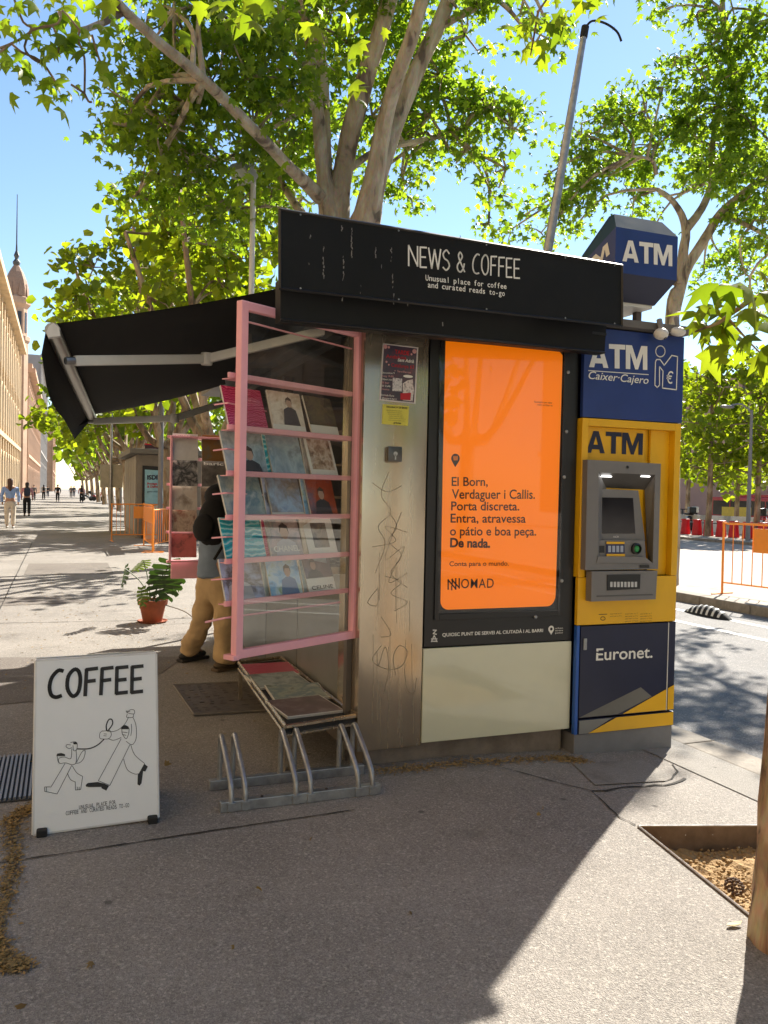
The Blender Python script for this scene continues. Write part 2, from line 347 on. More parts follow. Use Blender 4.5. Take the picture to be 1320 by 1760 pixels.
# ---------------------------------------------------------------- lettering
CAPH = None
def text_mesh(s, bold=0., shear=0., space=1., mono=False):
    c = bpy.data.curves.new('t', 'FONT'); c.body = s; c.offset = bold; c.shear = shear; c.space_character = space; c.resolution_u = 4
    o = bpy.data.objects.new('t', c); COL.objects.link(o)
    dg = bpy.context.evaluated_depsgraph_get(); dg.update()
    me = o.evaluated_get(dg).to_mesh(); vs = [v.co.copy() for v in me.vertices]; fs = [tuple(p.vertices) for p in me.polygons]
    o.evaluated_get(dg).to_mesh_clear(); bpy.data.objects.remove(o); bpy.data.curves.remove(c); return vs, fs
def write(s, bl, br, caph, plane, mt, parent, lift=.003, name='lettering', bold=0., shear=0., space=1., mono=False, label=None, mb=None, build=True):
    """letters from picture point bl to br on the plane, cap height in picture pixels"""
    global CAPH
    if CAPH is None:
        v, _ = text_mesh('H'); CAPH = max(q.y for q in v)-min(q.y for q in v)
    if mono:
        vs = []; fs = []
        for i, ch in enumerate(s):
            if ch == ' ': continue
            v, f = text_mesh(ch, bold); x0 = min(q.x for q in v); x1 = max(q.x for q in v); wd = x1-x0; b = len(vs)
            k = min(1.25, .5/max(wd, .01)) if wd > .3 else 1
            vs += [Vector((i*.6+(q.x-(x0+x1)/2)*k, q.y, 0)) for q in v]; fs += [tuple(b+j for j in g) for g in f]
    else: vs, fs = text_mesh(s, bold, shear, space)
    x0 = min(v.x for v in vs); x1 = max(v.x for v in vs)
    o = plane(*bl, lift); xd = plane(*br, lift)-o; wd = xd.length; xd.normalize(); up = plane.n.cross(xd)
    if up.z < 0: up = -up
    h = (plane(bl[0], bl[1]-caph, lift)-o).dot(up)
    sx = wd/(x1-x0); sy = h/CAPH
    t = mb or MB(); t.add([o+xd*(v.x-x0)*sx+up*v.y*sy for v in vs], fs)
    if mb is None and build:
        return t.build(name, mt, parent, label=label)
def ribbon(pts, wdt, n, lift=0., mb=None, closed=False):
    """flat ink stroke on a plane with normal n"""
    mb = mb or MB(); n = Vector(n)
    if closed: pts = pts+[pts[0]]
    for i in range(len(pts)-1):
        a, b = pts[i], pts[i+1]; t = (b-a)
        if t.length < 1e-6: continue
        t.normalize(); s_ = n.cross(t)*wdt/2; e = t*wdt*.25
        mb.poly([a-s_-e, b-s_+e, b+s_+e, a+s_-e])
    return mb
def smoothpts(p, k=4, closed=False):
    out = []; n = len(p)
    if n < 3: return p
    rngi = range(n if closed else n-1)
    for i in rngi:
        p0, p1, p2, p3 = (p[(i-1) % n], p[i], p[(i+1) % n], p[(i+2) % n]) if closed else (p[max(i-1, 0)], p[i], p[i+1], p[min(i+2, n-1)])
        for j in range(k):
            t = j/k; out.append(tuple(.5*((2*b)+(-a+c)*t+(2*a-5*b+4*c-d)*t*t+(-a+3*b-3*c+d)*t**3) for a, b, c, d in zip(p0, p1, p2, p3)))
    if not closed: out.append(p[-1])
    return out
HAND = {  # hand-drawn capitals: strokes in a unit box (x, y up)
 'N': (.72, [[(0, 0), (.02, 1), (.68, .03), (.7, 1)]]), 'E': (.5, [[(.5, 1), (.02, .98), (0, 0), (.48, .02)], [(.02, .5), (.42, .52)]]),
 'W': (.95, [[(0, 1), (.22, 0), (.47, .95), (.72, 0), (.95, 1)]]),
 'S': (.5, [smoothpts([(.5, .85), (.28, 1), (.03, .8), (.12, .58), (.4, .45), (.5, .2), (.25, 0), (0, .12)])]),
 '&': (.62, [smoothpts([(.6, .02), (.4, .3), (.12, .75), (.25, .98), (.42, .8), (.3, .6), (.02, .3), (.08, .05), (.3, 0), (.5, .2), (.58, .42)])]),
 'C': (.58, [smoothpts([(.58, .97), (.38, .99), (.12, .75), (.02, .4), (.1, .1), (.3, 0), (.52, .04)])]),
 'O': (.6, [smoothpts([(.3, 1), (.05, .75), (.02, .3), (.25, 0), (.5, .15), (.58, .6), (.5, .92)], closed=True)+[(.3, 1)]]),
 'F': (.5, [[(.52, 1), (.05, .97), (0, 0)], [(.04, .52), (.42, .54)]]), ' ': (.3, [])}
BLK = {'A': (1.0, [[(0, 0), (.36, 1), (.64, 1), (1, 0), (.74, 0), (.69, .17), (.31, .17), (.26, 0)]], [[(.38, .38), (.62, .38), (.5, .76)]]),
 'T': (.86, [[(.30, 0), (.30, .8), (0, .8), (0, 1), (.86, 1), (.86, .8), (.56, .8), (.56, 0)]], []),
 'M': (1.16, [[(0, 0), (0, 1), (.33, 1), (.58, .4), (.83, 1), (1.16, 1), (1.16, 0), (.92, 0), (.92, .68), (.66, 0), (.5, 0), (.24, .68), (.24, 0)]], [])}
def block(s, bl, br, caph, plane, mt, parent, lift=.003, gap=.03):
    tot = sum(BLK[c][0]+gap for c in s)-gap
    o = plane(*bl, lift); xd = plane(*br, lift)-o; W = xd.length; xd.normalize(); up = plane.n.cross(xd)
    if up.z < 0: up = -up
    h = (plane(bl[0], bl[1]-caph, lift)-o).dot(up); x = 0
    for c in s:
        mb = MB(); w0, outs, holes = BLK[c]
        lp = [[Vector((p[0], p[1], 0)) for p in L_] for L_ in outs+holes]; flat_ = [p for L_ in lp for p in L_]
        for t in tessellate_polygon(lp): mb.poly([o+xd*((x+flat_[i].x)/tot*W)+up*flat_[i].y*h for i in t])
        mb.build('letter', mt, parent); x += w0+gap
def hand(s, bl, br, caph, plane, mt, parent, wd=.14, gap=.22, lift=.003, label=None):
    tot = sum(HAND[c][0]+gap for c in s)-gap
    o = plane(*bl, lift); xd = plane(*br, lift)-o; W = xd.length; xd.normalize(); up = plane.n.cross(xd)
    if up.z < 0: up = -up
    h = (plane(bl[0], bl[1]-caph, lift)-o).dot(up); x = 0; mb = MB()
    for c in s:
        for st in HAND[c][1]:
            ribbon([o+xd*((x+p[0])/tot*W)+up*p[1]*h for p in st], wd*h, plane.n, mb=mb)
        x += HAND[c][0]+gap
    return mb.build('lettering', mt, parent, label=label)

# ================================================================ SETTING: ground
ASPH = asphalt_mat('pavement_asphalt', (.195, .18, .162), (.285, .262, .235), (.145, .132, .12), .42)
ROAD = asphalt_mat('road_asphalt', (.17, .165, .16), (.22, .215, .21), (.15, .14, .135), .4, .8)
PALE = asphalt_mat('pale_concrete', (.36, .31, .26), (.42, .37, .31), (.3, .26, .22), .3, .7)
STONE = mat('kerb_stone', (.27, .24, .2), .9, var=.25, scale=9, bump=.4, dirt=.5)
def structure(mb, name, mt): return mb.build(name, mt, kind='structure')
g = MB(); g.poly([(-900, -900, -1.4), (900, -900, -1.4), (900, 1500, -1.4), (-900, 1500, -1.4)]); structure(g, 'ground', PALE)
# tree pit corners
PA, PB_, PC, PD = Vector((2.50, 3.08)), Vector((3.55, 2.86)), Vector((3.33, 1.62)), Vector((2.235, 1.66))
g = MB()
def strip(x0, x1, y0, y1, n=1): g.poly([(x0, y0, gz(x0)), (x1, y0, gz(x1)), (x1, y1, gz(x1)), (x0, y1, gz(x0))])
strip(-9, 2.1, -60, 700)
XE = 3.75
strip(2.1, XE, -60, 1.4); strip(2.1, XE, 3.4, 700)
outer = [Vector((2.1, 1.4, 0)), Vector((XE, 1.4, 0)), Vector((XE, 3.4, 0)), Vector((2.1, 3.4, 0))]
hole = [Vector((p.x, p.y, 0)) for p in (PA, PD, PC, PB_)]
tris = tessellate_polygon([outer, hole]); allp = outer+hole
for t in tris: g.poly([(allp[i].x, allp[i].y, gz(allp[i].x)) for i in t])
structure(g, 'pavement', ASPH)
# soil in the pit, uneven
g = MB(); N = 36
vs = []; 
for i in range(N+1):
    for j in range(N+1):
        a, b = i/N, j/N; p = (PA*(1-a)+PD*a)*(1-b)+(PB_*(1-a)+PC*a)*b
        vs.append((p.x, p.y, -.15+.02*math.sin(p.x*9)*math.cos(p.y*7)+.02*rng.random()+.0))
g.add(vs, [(i*(N+1)+j, (i+1)*(N+1)+j, (i+1)*(N+1)+j+1, i*(N+1)+j+1) for i in range(N) for j in range(N)])
structure(g, 'soil', SOIL)
gr = MB()
for _ in range(2600):
    a, b = rng.random(2); p = (PA*(1-a)+PD*a)*(1-b)+(PB_*(1-a)+PC*a)*b; r = rng.uniform(.003, .011)
    gr.ell((p.x, p.y, -.135+r*.3), (r, r*rng.uniform(.6, 1), r*.7), 5)
gr.build('soil_crumbs', SOIL, kind='stuff')
tag(bpy.data.objects['soil_crumbs'], 'loose sandy soil crumbs and grit lying in the tree pit', 'soil')
# steel edging
e = thing('tree_pit_edging', (2.9, 2.3, -.05), 'rusty steel edging round the sandy tree pit at lower right', 'edging')
RUST = mat('rusty_steel', (.17, .12, .085), .6, .5, var=.3, scale=9, dirt=.6, dirtcol=(.09, .045, .025))
for a, b in ((PA, PB_), (PB_, PC), (PC, PD), (PD, PA)):
    t = (b-a).normalized(); nn = Vector((-t.y, t.x))*.004; mb = MB()
    za, zb = gz(a.x)+.006, gz(b.x)+.006
    mb.hexa([(a.x-nn.x, a.y-nn.y, -.2), (b.x-nn.x, b.y-nn.y, -.2), (b.x-nn.x, b.y-nn.y, zb), (a.x-nn.x, a.y-nn.y, za)],
            [(a.x+nn.x, a.y+nn.y, -.2), (b.x+nn.x, b.y+nn.y, -.2), (b.x+nn.x, b.y+nn.y, zb), (a.x+nn.x, a.y+nn.y, za)])
    q = mb.build('edge_plate', RUST, e)
    mb = MB(); mb.tube([(a.x, a.y, za+.002), (b.x, b.y, zb+.002)], .0045, 6); mb.build('worn_edge', STEELB, q)
# kerbs along the road
def kerb_row(x0, x1, y0, y1, ztop, zbot, step, slope=0.):
    root = None; y = y0; k = 0; me = None; mb = MB(); mb.bbox(0, x1-x0, .006, step-.006, zbot, 0, .012); me = mb.mesh('kerb_stone', STONE)
    base = MB(); base.box(x0+.02, x1-.02, y0, y1, zbot-.05, ztop-.03); b = base.build('kerb', STONE, kind='structure')
    while y < y1-step*.5:
        if k < 90:
            o = bpy.data.objects.new('kerb_stone', me); COL.objects.link(o); o.parent = b
            o.location = (x0, y, ztop+rng.uniform(-.003, .003))
        y += step; k += 1
kerb_row(3.75, 4.0, -3, 42, -.068, -.25, .9)
kerb_row(9.15, 9.42, -2, 60, .04, -.25, 1.)
kerb_row(22.6, 22.9, 5, 90, .08, -.25, 1.2)
g = MB(); g.poly([(3.75, -60, -.1), (9.3, -60, -.1), (9.3, 700, -.1), (3.75, 700, -.1)]); structure(g, 'road', ROAD)
g = MB(); g.poly([(9.4, -60, .025), (22.7, -60, -.02), (22.7, 700, -.02), (9.4, 700, .025)]); structure(g, 'closed_road', PALE)
g = MB(); g.poly([(22.8, -60, .05), (29, -60, .05), (29, 700, .05), (22.8, 700, .05)]); g.poly([(29, -60, .05), (38, -60, -.9), (38, 700, -.9), (29, 700, .05)]); g.poly([(38, -60, -.9), (110, -60, -.9), (110, 700, -.9), (38, 700, -.9)]); structure(g, 'far_pavement', PALE)
# white lane lines
LINEW = mat('road_paint', (.6, .6, .57), .7, var=.15, scale=20, dirt=.5, dirtcol=(.25, .25, .24))
g = MB()
for x in (7.55, 8.35): g.poly([(x, -10, -.096), (x+.12, -10, -.096), (x+.12, 90, -.096), (x, 90, -.096)])
structure(g, 'lane_line', LINEW)
# cream patches, gutter slab and saw-cut joints on the pavement
CRACK = mat('crack_fill', (.03, .026, .022), .95, var=.4, scale=30)
PATCH = asphalt_mat('patch_asphalt', (.15, .13, .115), (.18, .16, .14), (.13, .115, .1), .35, 1.3)
GUT = asphalt_mat('gutter_concrete', (.27, .25, .225), (.31, .29, .26), (.2, .19, .175), .3, 1.6)
def crack(pts, w=.01, name='joint', wob=.012, z=.0045):
    g = MB(); P = []
    for i in range(len(pts)-1):
        a, b = Vector(pts[i]), Vector(pts[i+1]); n = max(2, int((b-a).length/.06))
        for k in range(n): P.append(a.lerp(b, k/n)+Vector((rng.uniform(-wob, wob), rng.uniform(-wob, wob))))
    P.append(Vector(pts[-1])); L_ = []; R = []
    for i, p in enumerate(P):
        t = (P[min(i+1, len(P)-1)]-P[max(0, i-1)]).normalized(); s_ = Vector((-t.y, t.x)); ww = w*rng.uniform(.35, 1.1)/2
        L_.append((p.x+s_.x*ww, p.y+s_.y*ww, gz(p.x)+z)); R.append((p.x-s_.x*ww, p.y-s_.y*ww, gz(p.x)+z))
    n = len(P); g.add(L_+R, [(i, i+1, n+i+1, n+i) for i in range(n-1)]); return structure(g, name, CRACK)
crack([(-1.6, 3.50), (-.01, 3.57), (.7, 3.614), (1.3, 3.64)], .011, wob=.003)
crack([(2.3, 3.98), (2.44, 3.75), (2.575, 3.55), (2.487, 3.2), (2.5, 3.1)], .009, wob=.006)
crack([(2.58, 3.54), (2.85, 3.56), (3.12, 3.55), (3.25, 3.62)], .02)
crack([(3.1, 3.6), (3.3, 3.72), (3.36, 3.85)], .012)
crack([(-4, 9.6), (-1, 9.9), (.9, 9.7), (1.6, 9.8)], .02); crack([(-4, 14), (3.6, 14.4)], .03); crack([(-5, 20), (3.6, 20.5)], .04)
crack([(-.72, 4.4), (-.7, 11), (-.75, 24)], .02, wob=.005)
crack([(-3.4, 1), (-3.3, 30)], .02, wob=.005)
g = MB()
def flat(pts, name, mt, z=.004):
    g = MB(); g.poly([(x, y, gz(x)+z) for x, y in pts]); return structure(g, name, mt)
flat([(3.38, 1.4), (3.745, 1.4), (3.745, 14), (3.38, 14)], 'gutter', GUT, .005)
flat([(2.65, 3.62), (3.1, 3.6), (3.2, 3.72), (3.22, 3.95), (2.75, 3.98)], 'pavement_patch', GUT, .006)
flat([(-2.2, 5.9), (.5, 6.3), (1.05, 7.5), (-.6, 7.9), (-2.6, 7.2)], 'pavement_patch', PATCH)
flat([(-.6, 15.2), (.85, 15.2), (.85, 17.4), (-.6, 17.4)], 'pavement_patch', PATCH)
flat([(-1.5, 11.2), (.3, 11.4), (.1, 12.2), (-1.6, 12)], 'pavement_patch', PATCH)
# dark iron cover in the pavement with a raised pattern
t = thing('utility_cover', (1.1, 5.9, 0), 'worn iron utility cover set in the asphalt beside the magazine table', 'manhole cover')
IRON = mat('cast_iron', (.14, .12, .1), .6, .5, var=.35, scale=14, dirt=.5, bump=.4)
mb = MB(); cq = [Vector((.80, 6.39, .005)), Vector((.83, 5.5, .005)), Vector((1.6, 5.46, .005)), Vector((1.62, 6.34, .005))]
mb.slab(cq, (0, 0, .006)); mb.build('plate', IRON, t)
mb = MB()
for i in range(11):
    for j in range(12):
        a = (i+.5)/11; b = (j+.5)/12; p = cq[0].lerp(cq[3], a).lerp(cq[1].lerp(cq[2], a), b)
        jx, jy = rng.uniform(-.012, .012, 2); w2 = rng.uniform(.008, .024); mb.box(p.x-w2+jx, p.x+w2+jx, p.y-.01+jy, p.y+.012+jy, .0112, .0112+rng.uniform(.001, .004), M=None)
o = mb.build('raised_pattern', IRON, t, kind='stuff')
mb = MB()
for i in range(4):
    a, b = cq[i], cq[(i+1) % 4]; mb.tube([(a.x, a.y, .011), (b.x, b.y, .011)], .008, 5)
mb.build('rim', mat('cover_rim', (.2, .18, .155), .7, .3, var=.2), t)
# floor grate behind the sandwich board
t = thing('floor_grate', (-.35, 4.6, 0), 'ribbed metal floor grate beside the coffee sandwich board', 'grate')
mb = MB(); mb.box(-.62, -.08, 4.24, 4.95, .003, .008); mb.build('tray', mat('grate_dark', (.05, .05, .05), .8), t)
mb0 = MB(); mb0.box(0, .011, 0, .69, 0, .014); me = mb0.mesh('bar', mat('grate_metal', (.25, .25, .26), .45, .6, dirt=.3))
for k in range(25):
    o = bpy.data.objects.new('bar', me); COL.objects.link(o); o.parent = t; o.location = Vector((-.61+k*.0215, 4.25, .006))-t.location
# dry plant debris
DEB = mat('dry_debris', (.2, .13, .05), .95, col2=(.34, .23, .09), scale=60)
def debris(name, label, pts, n, spread, mt=DEB, size=(.004, .013)):
    mb = MB()
    for _ in range(n):
        k = rng.integers(0, len(pts)-1); u = rng.random(); a, b = pts[k], pts[k+1]
        x = a[0]+(b[0]-a[0])*u+rng.normal(0, spread); y = a[1]+(b[1]-a[1])*u+rng.normal(0, spread)
        r = rng.uniform(*size); an = rng.uniform(0, 6.28); dx, dy = math.cos(an)*r, math.sin(an)*r; z = gz(x)+.004+rng.random()*.006
        mb.poly([(x-dx, y-dy, z), (x-dy*.3, y+dx*.3, z+r*.35), (x+dx, y+dy, z+rng.random()*r*.5), (x+dy*.3, y-dx*.3, z)])
    return tag(mb.build(name, mt, kind='stuff'), label, 'debris')
debris('dry_leaf_litter', 'strip of dry brown plant litter along the seam at lower left', [(-.12, 4.15), (-.2, 4.0), (-.16, 3.5), (-.2, 3.0), (-.16, 2.8), (-.1, 2.76)], 3800, .022)
debris('dry_leaf_litter', 'dry brown litter blown against the foot of the kiosk', [(1.6, 4.1), (2.1, 4.1), (2.7, 4.08), (2.85, 4.0)], 2200, .035)
debris('grit', 'fine grit and crumbs scattered over the foreground asphalt', [(0, 3), (1, 2.6), (2, 3.4), (.2, 4.4), (2.2, 2.4)], 1400, .5, mat('grit_mat', (.3, .26, .2), .9, var=.4, scale=90), (.002, .005))
debris('fallen_leaf_bits', 'small dry leaf bits scattered on the sunny promenade by the plant pot', [(-2, 8), (1, 9), (-1, 12), (3.4, 5.5)], 900, 1.1, DEB, (.006, .018))

# ================================================================ THE KIOSK
YF = 4.18
K = thing('newsstand_kiosk', (2.2, 6.1, 0), 'black and steel newsstand kiosk with orange advert and NEWS & COFFEE fascia', 'kiosk')
X0, X1, YB = 1.504, 2.863, 8.3
mb = MB(); mb.box(X0+.06, X1-.02, YF+.06, YB-.05, -.1, .11); mb.build('plinth', CONC, K)
mb = MB(); mb.bbox(X0, 1.880, YF, YF+.36, .097, 2.42, .004); col = mb.build('steel_column', STEEL, K, smooth=True)
mb = MB(); mb.box(X0-.032, X0-.001, YF+.11, YF+.16, .12, 2.42); mb.build('corner_post', mat('dark_frame', (.12, .10, .08), .45, .5, dirt=.3), K)
# body: side walls, back wall, interior
SIDEG = mat('side_panel_grey', (.14, .14, .13), .4, .2, var=.1, dirt=.35, dirtcol=(.07, .06, .05))
for k in range(4):
    y0 = YF+.40+k*.93; mb = MB(); mb.bbox(X0+.02, X0+.05, y0+.008, y0+.922, .12, 1.02, .004); mb.build('side_panel', SIDEG, K)
mb = MB(); mb.box(X0-.10, X0+.30, YF+.37, YB-.1, 1.03, 1.07); mb.build('counter', STEEL, K)
INT = mat('interior_brown', (.09, .07, .055), .8, var=.2)
mb = MB(); mb.box(X1-.08, X1-.03, YF+.3, YB, .1, 2.5); mb.box(X0+.05, X1-.08, YB-.06, YB, .1, 2.5); mb.box(1.9, X1-.08, YF+.3, YF+.34, .12, 2.44); mb.build('interior_wall', INT, K)
for k, z in enumerate((1.45, 1.75, 2.05)):
    mb = MB(); mb.box(2.35, X1-.08, YF+.5, YB-.2, z, z+.02); sh = mb.build('shelf', mat('wood_shelf', (.2, .13, .07), .6), K)
mb = MB(); mb.box(X0+.02, X0+.09, 6.0, 6.06, 1.07, 2.42); mb.box(X0+.02, X0+.09, YB-.1, YB, .12, 2.42); mb.build('side_post', BLACKM, K)
mb = MB(); mb.box(X0-.02, X0+.1, YF+.36, YB, 2.36, 2.46); mb.build('side_lintel', BLACKM, K)
# roof
mb = MB(); mb.box(1.3, 3.0, YF+.03, YB+.2, 2.46, 2.54); mb.box(1.3, 2.95, YF+.1, YB, 2.54, 2.72); rf = mb.build('roof', BLACKM, K)
mb = MB(); mb.bbox(1.75, 2.35, 4.4, 5.3, 2.80, 2.93, .02); mb.box(1.8, 2.3, 4.5, 5.2, 2.72, 2.80); mb.build('roof_hatch', BLACKM, rf)
# front advert panel
mb = MB(); mb.bbox(1.889, X1, YF+.0, YF+.09, .648, 2.45, .004); ap = mb.build('advert_panel', BLACKM, K)
# raised inner frame round the poster
fx0, fx1, fz0, fz1 = 1.945, 2.78, .80, 2.44
for a in ((fx0, 1.975, fz0, fz1), (2.752, fx1, fz0, fz1), (1.975, 2.752, fz0, .835)):
    mb = MB(); mb.bbox(a[0], a[1], YF-.012, YF-.0005, a[2], a[3], .003); mb.build('poster_frame', BLACKM, ap)
PF = Plane((0, YF-.004, 0), (0, -1, 0))
q = [PF(765, 586), PF(961, 603), PF(967, 611), PF(955, 1022)]
for a in range(0, 91, 15): q.append(PF(955, 1022).lerp(PF(954, 1042), 0)+Vector((-.055*(1-math.cos(R_(a))), 0, -.068*math.sin(R_(a)))))
bl = PF(757, 1046)
q[-1].z = q[-1].z
lowz = q[-1].z
for a in range(90, -1, -15): q.append(Vector((bl.x+.05*(1-math.cos(R_(a))), bl.y, lowz+.05*(1-math.sin(R_(a))))))
mb = MB(); mb.slab([Vector((p.x, YF-.004, p.z)) for p in q], (0, .003, 0)); ps = mb.build('advert_poster', ORANGE, ap)
NT = 'brown_print'
lines = [("El Born,", 776, 835, 838, 15), ("Verdaguer i Callis.", 776, 857, 919, 16), ("Porta discreta.", 775, 877, 892, 15), ("Entra, atravessa", 774, 898, 903, 15), ("o pátio e boa peça.", 773, 920, 921, 15)]
for s_, x, y, x2, h in lines: write(s_, (x, y), (x2, y+.3*(x2-x)/150), h, PF, BROWNT, ps, bold=.012)
write("De nada.", (773, 940), (842, 941), 15, PF, BROWNT, ps, bold=.035)
write("Conta para o mundo.", (772, 973), (874, 972), 8, PF, BROWNT, ps, bold=.01)
# NOMAD mark
mb = MB()
for x0, x1, ya, yb in ((770, 770, 996, 1013), (777, 777, 995, 1003), (783, 783, 994, 1013), (789, 789, 994, 1011), (776, 776, 1007, 1014), (770, 783, 997, 1012), (776, 789, 996, 1010)):
    ribbon([PF(x0, ya, .003), PF(x1, yb, .003)], .008, PF.n, mb=mb)
mb.build('emblem', BROWNT, ps)
write("OMAD", (792, 1011), (848, 1010), 16, PF, BROWNT, ps, bold=.004, space=1.1)
# map pin emblem
mb = MB(); c = PF(782.5, 788, .003)
mb.poly([c+Vector((.027*math.cos(a), 0, .027*math.sin(a))) for a in [R_(k) for k in range(-30, 211, 20)]]+[PF(782, 803, .003)])
mb.build('pin_emblem', BROWNT, ps)
mb = MB()
for dx in (-3, -1, 1, 3): ribbon([PF(782.5+dx, 784, .004), PF(782.5+dx*.9, 791, .004)], .003, PF.n, mb=mb)
mb.build('emblem', ORANGE, ps)
write("Escaneja'm per saber", (918, 692), (949, 694), 3.4, PF, BROWNT, ps)
write("com arribar-hi", (923, 697), (949, 699), 3.4, PF, BROWNT, ps)
# glass sheet over the advert
mb = MB(); mb.slab([PF(752, 600, .012)+Vector((0, 0, .2)), PF(968, 618, .012)+Vector((0, 0, .2)), PF(960, 1050, .012), PF(752, 1054, .012)], (0, .002, 0))
mb.build('advert_glass', glass_mat('advert_glass', (1, 1, 1), .33, .02, .006), ap)
for px, py in ((975, 640), (972, 742), (968, 820), (964, 998), (919, 1060)):
    p = PF(px, py); mb = MB(); mb.lathe((p.x, YF-.012, p.z), [(.011, 0), (.011, .004), (.007, .008)], 10, axis=Vector((0, -1, 0))); mb.build('bolt', GALV, ap, smooth=True)
PT = Plane((0, YF-.001, 0), (0, -1, 0))
write("QUIOSC PUNT DE SERVEI AL CIUTADÀ I AL BARRI", (760, 1094), (933, 1086), 5.6, PT, WTEXT, ap, bold=.02, lift=.002)
mb = MB()
for pts in ([(744, 1083), (750, 1083), (744, 1089), (750, 1090)], [(741, 1103), (746, 1092), (751, 1103)], [(741, 1098), (751, 1098)], [(742, 1102), (750, 1102)]):
    ribbon([PT(*p, .002) for p in pts], .006, PT.n, mb=mb)
mb.build('emblem', WTEXT, ap)
mb = MB(); c = PT(947, 1081, .002); mb.poly([c+Vector((.02*math.cos(R_(k)), 0, .02*math.sin(R_(k)))) for k in range(-30, 211, 20)]+[PT(947, 1091, .002)]); mb.build('pin_emblem', WTEXT, ap)
mb = MB(); c = PT(947, 1081, .0035); mb.poly([c+Vector((.009*math.cos(R_(k)), 0, .009*math.sin(R_(k)))) for k in range(0, 360, 30)]); mb.build('emblem', BTEXT, ap)
for i, s_ in enumerate(("urban", "service", "point")): write(s_, (954, 1081+i*4), (967, 1080.5+i*4), 2.7, PT, WTEXT, ap, lift=.002)
# cream panel below
mb = MB(); mb.bbox(1.886, X1-.003, YF-.004, YF+.03, .112, .642, .004); cp = mb.build('cream_panel', CREAM, K)
# lock on the column
c = at_y(675, 781, YF-.001); mb = MB(); mb.bbox(c.x-.042, c.x+.042, YF-.04, YF-.001, c.z-.042, c.z+.042, .01); lk = mb.build('lock', mat('lock_metal', (.12, .12, .12), .35, .9, dirt=.2), K, smooth=True)
mb = MB(); mb.lathe((c.x, YF-.041, c.z+.002), [(.012, 0), (.012, .002)], 14, axis=Vector((0, -1, 0))); mb.box(c.x-.004, c.x+.004, YF-.043, YF-.041, c.z-.03, c.z); mb.build('keyhole_cover', ALU, lk)
# scratched graffiti on the column
GRAF = mat('scratch', (.42, .345, .25), .55, .6, var=.2)
PS_ = Plane((0, YF, 0), (0, -1, 0)); mb = MB()
for pts in ([(668, 812), (655, 850), (672, 880), (650, 905), (662, 935), (645, 985)], [(690, 880), (662, 960), (695, 940), (668, 1000), (700, 985)], [(640, 940), (680, 930), (662, 905), (700, 915)],
            [(650, 1010), (632, 1035), (648, 1040), (650, 1012)], [(668, 880), (682, 905), (668, 930), (690, 955), (672, 985), (700, 1010)], [(655, 1110), (640, 1135), (665, 1150), (690, 1145), (700, 1120), (686, 1110), (676, 1130), (680, 1160)],
            [(648, 1120), (650, 1145), (662, 1112), (668, 1150), (660, 1190)], [(695, 1150), (700, 1185), (712, 1190), (716, 1165)], [(660, 990), (690, 1000), (672, 1020), (700, 1035), (678, 1050)], [(640, 830), (665, 845), (690, 835)], [(655, 1060), (672, 1090), (655, 1095)]):
    ribbon([PS_(*p, .0012) for p in smoothpts(pts, 6)], .004, PS_.n, mb=mb)
for k in range(16):
    x = rng.uniform(640, 712); y = rng.uniform(900, 1180); ribbon([PS_(x, y, .0009), PS_(x+rng.uniform(-2, 1), y+rng.uniform(40, 130), .0009)], .0025, PS_.n, mb=mb)
mb.build('graffiti_scratches', GRAF, K, kind='stuff')
# fascia (upper, proud and slightly turned) and lower fascia
fA, fB, fC, fD = at_y(480, 358, 3.70), at_y(1070, 455, 3.88), at_y(1070, 562, 3.88), at_y(480, 497, 3.70)
nrm = Vector((0, 0, 0)); nrm = (fB-fA).cross(fD-fA).normalized()
if nrm.y > 0: nrm = -nrm
mb = MB(); mb.slab([fA, fB, fC, fD], -nrm*.016); fas = mb.build('fascia', BLACK, K)
PFA = Plane(fA, nrm)
hand("NEWS & COFFEE", (702, 457), (893, 479), 35, PFA, WTEXT, fas, .085, .17)
write("Unusual place for coffee", (731, 482), (870, 497), 9.5, PFA, WTEXT, fas, mono=True, bold=.012)
write("and curated reads to-go", (735, 494), (867, 509), 9.5, PFA, WTEXT, fas, mono=True, bold=.012)
for i, (a, b) in enumerate(((fA, fB), (fB, fC), (fC, fD), (fD, fA))):
    u = (b-a).normalized(); ins = ((fA+fB+fC+fD)/4-(a+b)/2).normalized()*.004
    mb = MB(); mb.tube([a+nrm*.002+ins+u*.004, b+nrm*.002+ins-u*.004], .007, 4); mb.build('trim', BLACKM, fas)
for u in (.05, .3, .55, .8, .97):
    for a, b, s_ in ((fA, fB, -1), (fD, fC, 1)):
        p = a.lerp(b, u)+Vector((0, 0, s_*.014))+nrm*.002; mb = MB(); mb.lathe(p, [(.005, 0), (.004, .003)], 8, axis=nrm); mb.build('screw', GALV, fas)
# runs of dried paint and scratches on the fascia
mb = MB()
for x, y, L in ((556, 424, 46), (556, 470, 10), (588, 388, 8), (604, 392, 48), (590, 440, 40), (672, 420, 28), (645, 425, 18), (675, 468, 26), (588, 505, 9), (676, 505, 16), (533, 404, 3), (530, 452, 3), (620, 490, 12), (655, 455, 9), (700, 520, 3), (790, 405, 3), (850, 440, 3), (760, 545, 12)):
    y0 = y
    for k in range(int(L/3)+1):
        if rng.random() < .8:
            xx = x+rng.uniform(-1, 1); ribbon([PFA(xx, y0+k*3, .0016), PFA(xx+rng.uniform(-.5, .5), y0+k*3+3.2, .0016)], rng.uniform(.0015, .006), nrm, mb=mb)
mb.build('paint_scuffs', mat('scuff', (.2, .19, .18), .8), fas, kind='stuff')
l1, l2, l3, l4 = at_y(482, 480, 3.78), at_y(1043, 545, 3.98), at_y(1039, 608, 3.98), at_y(482, 552, 3.78)
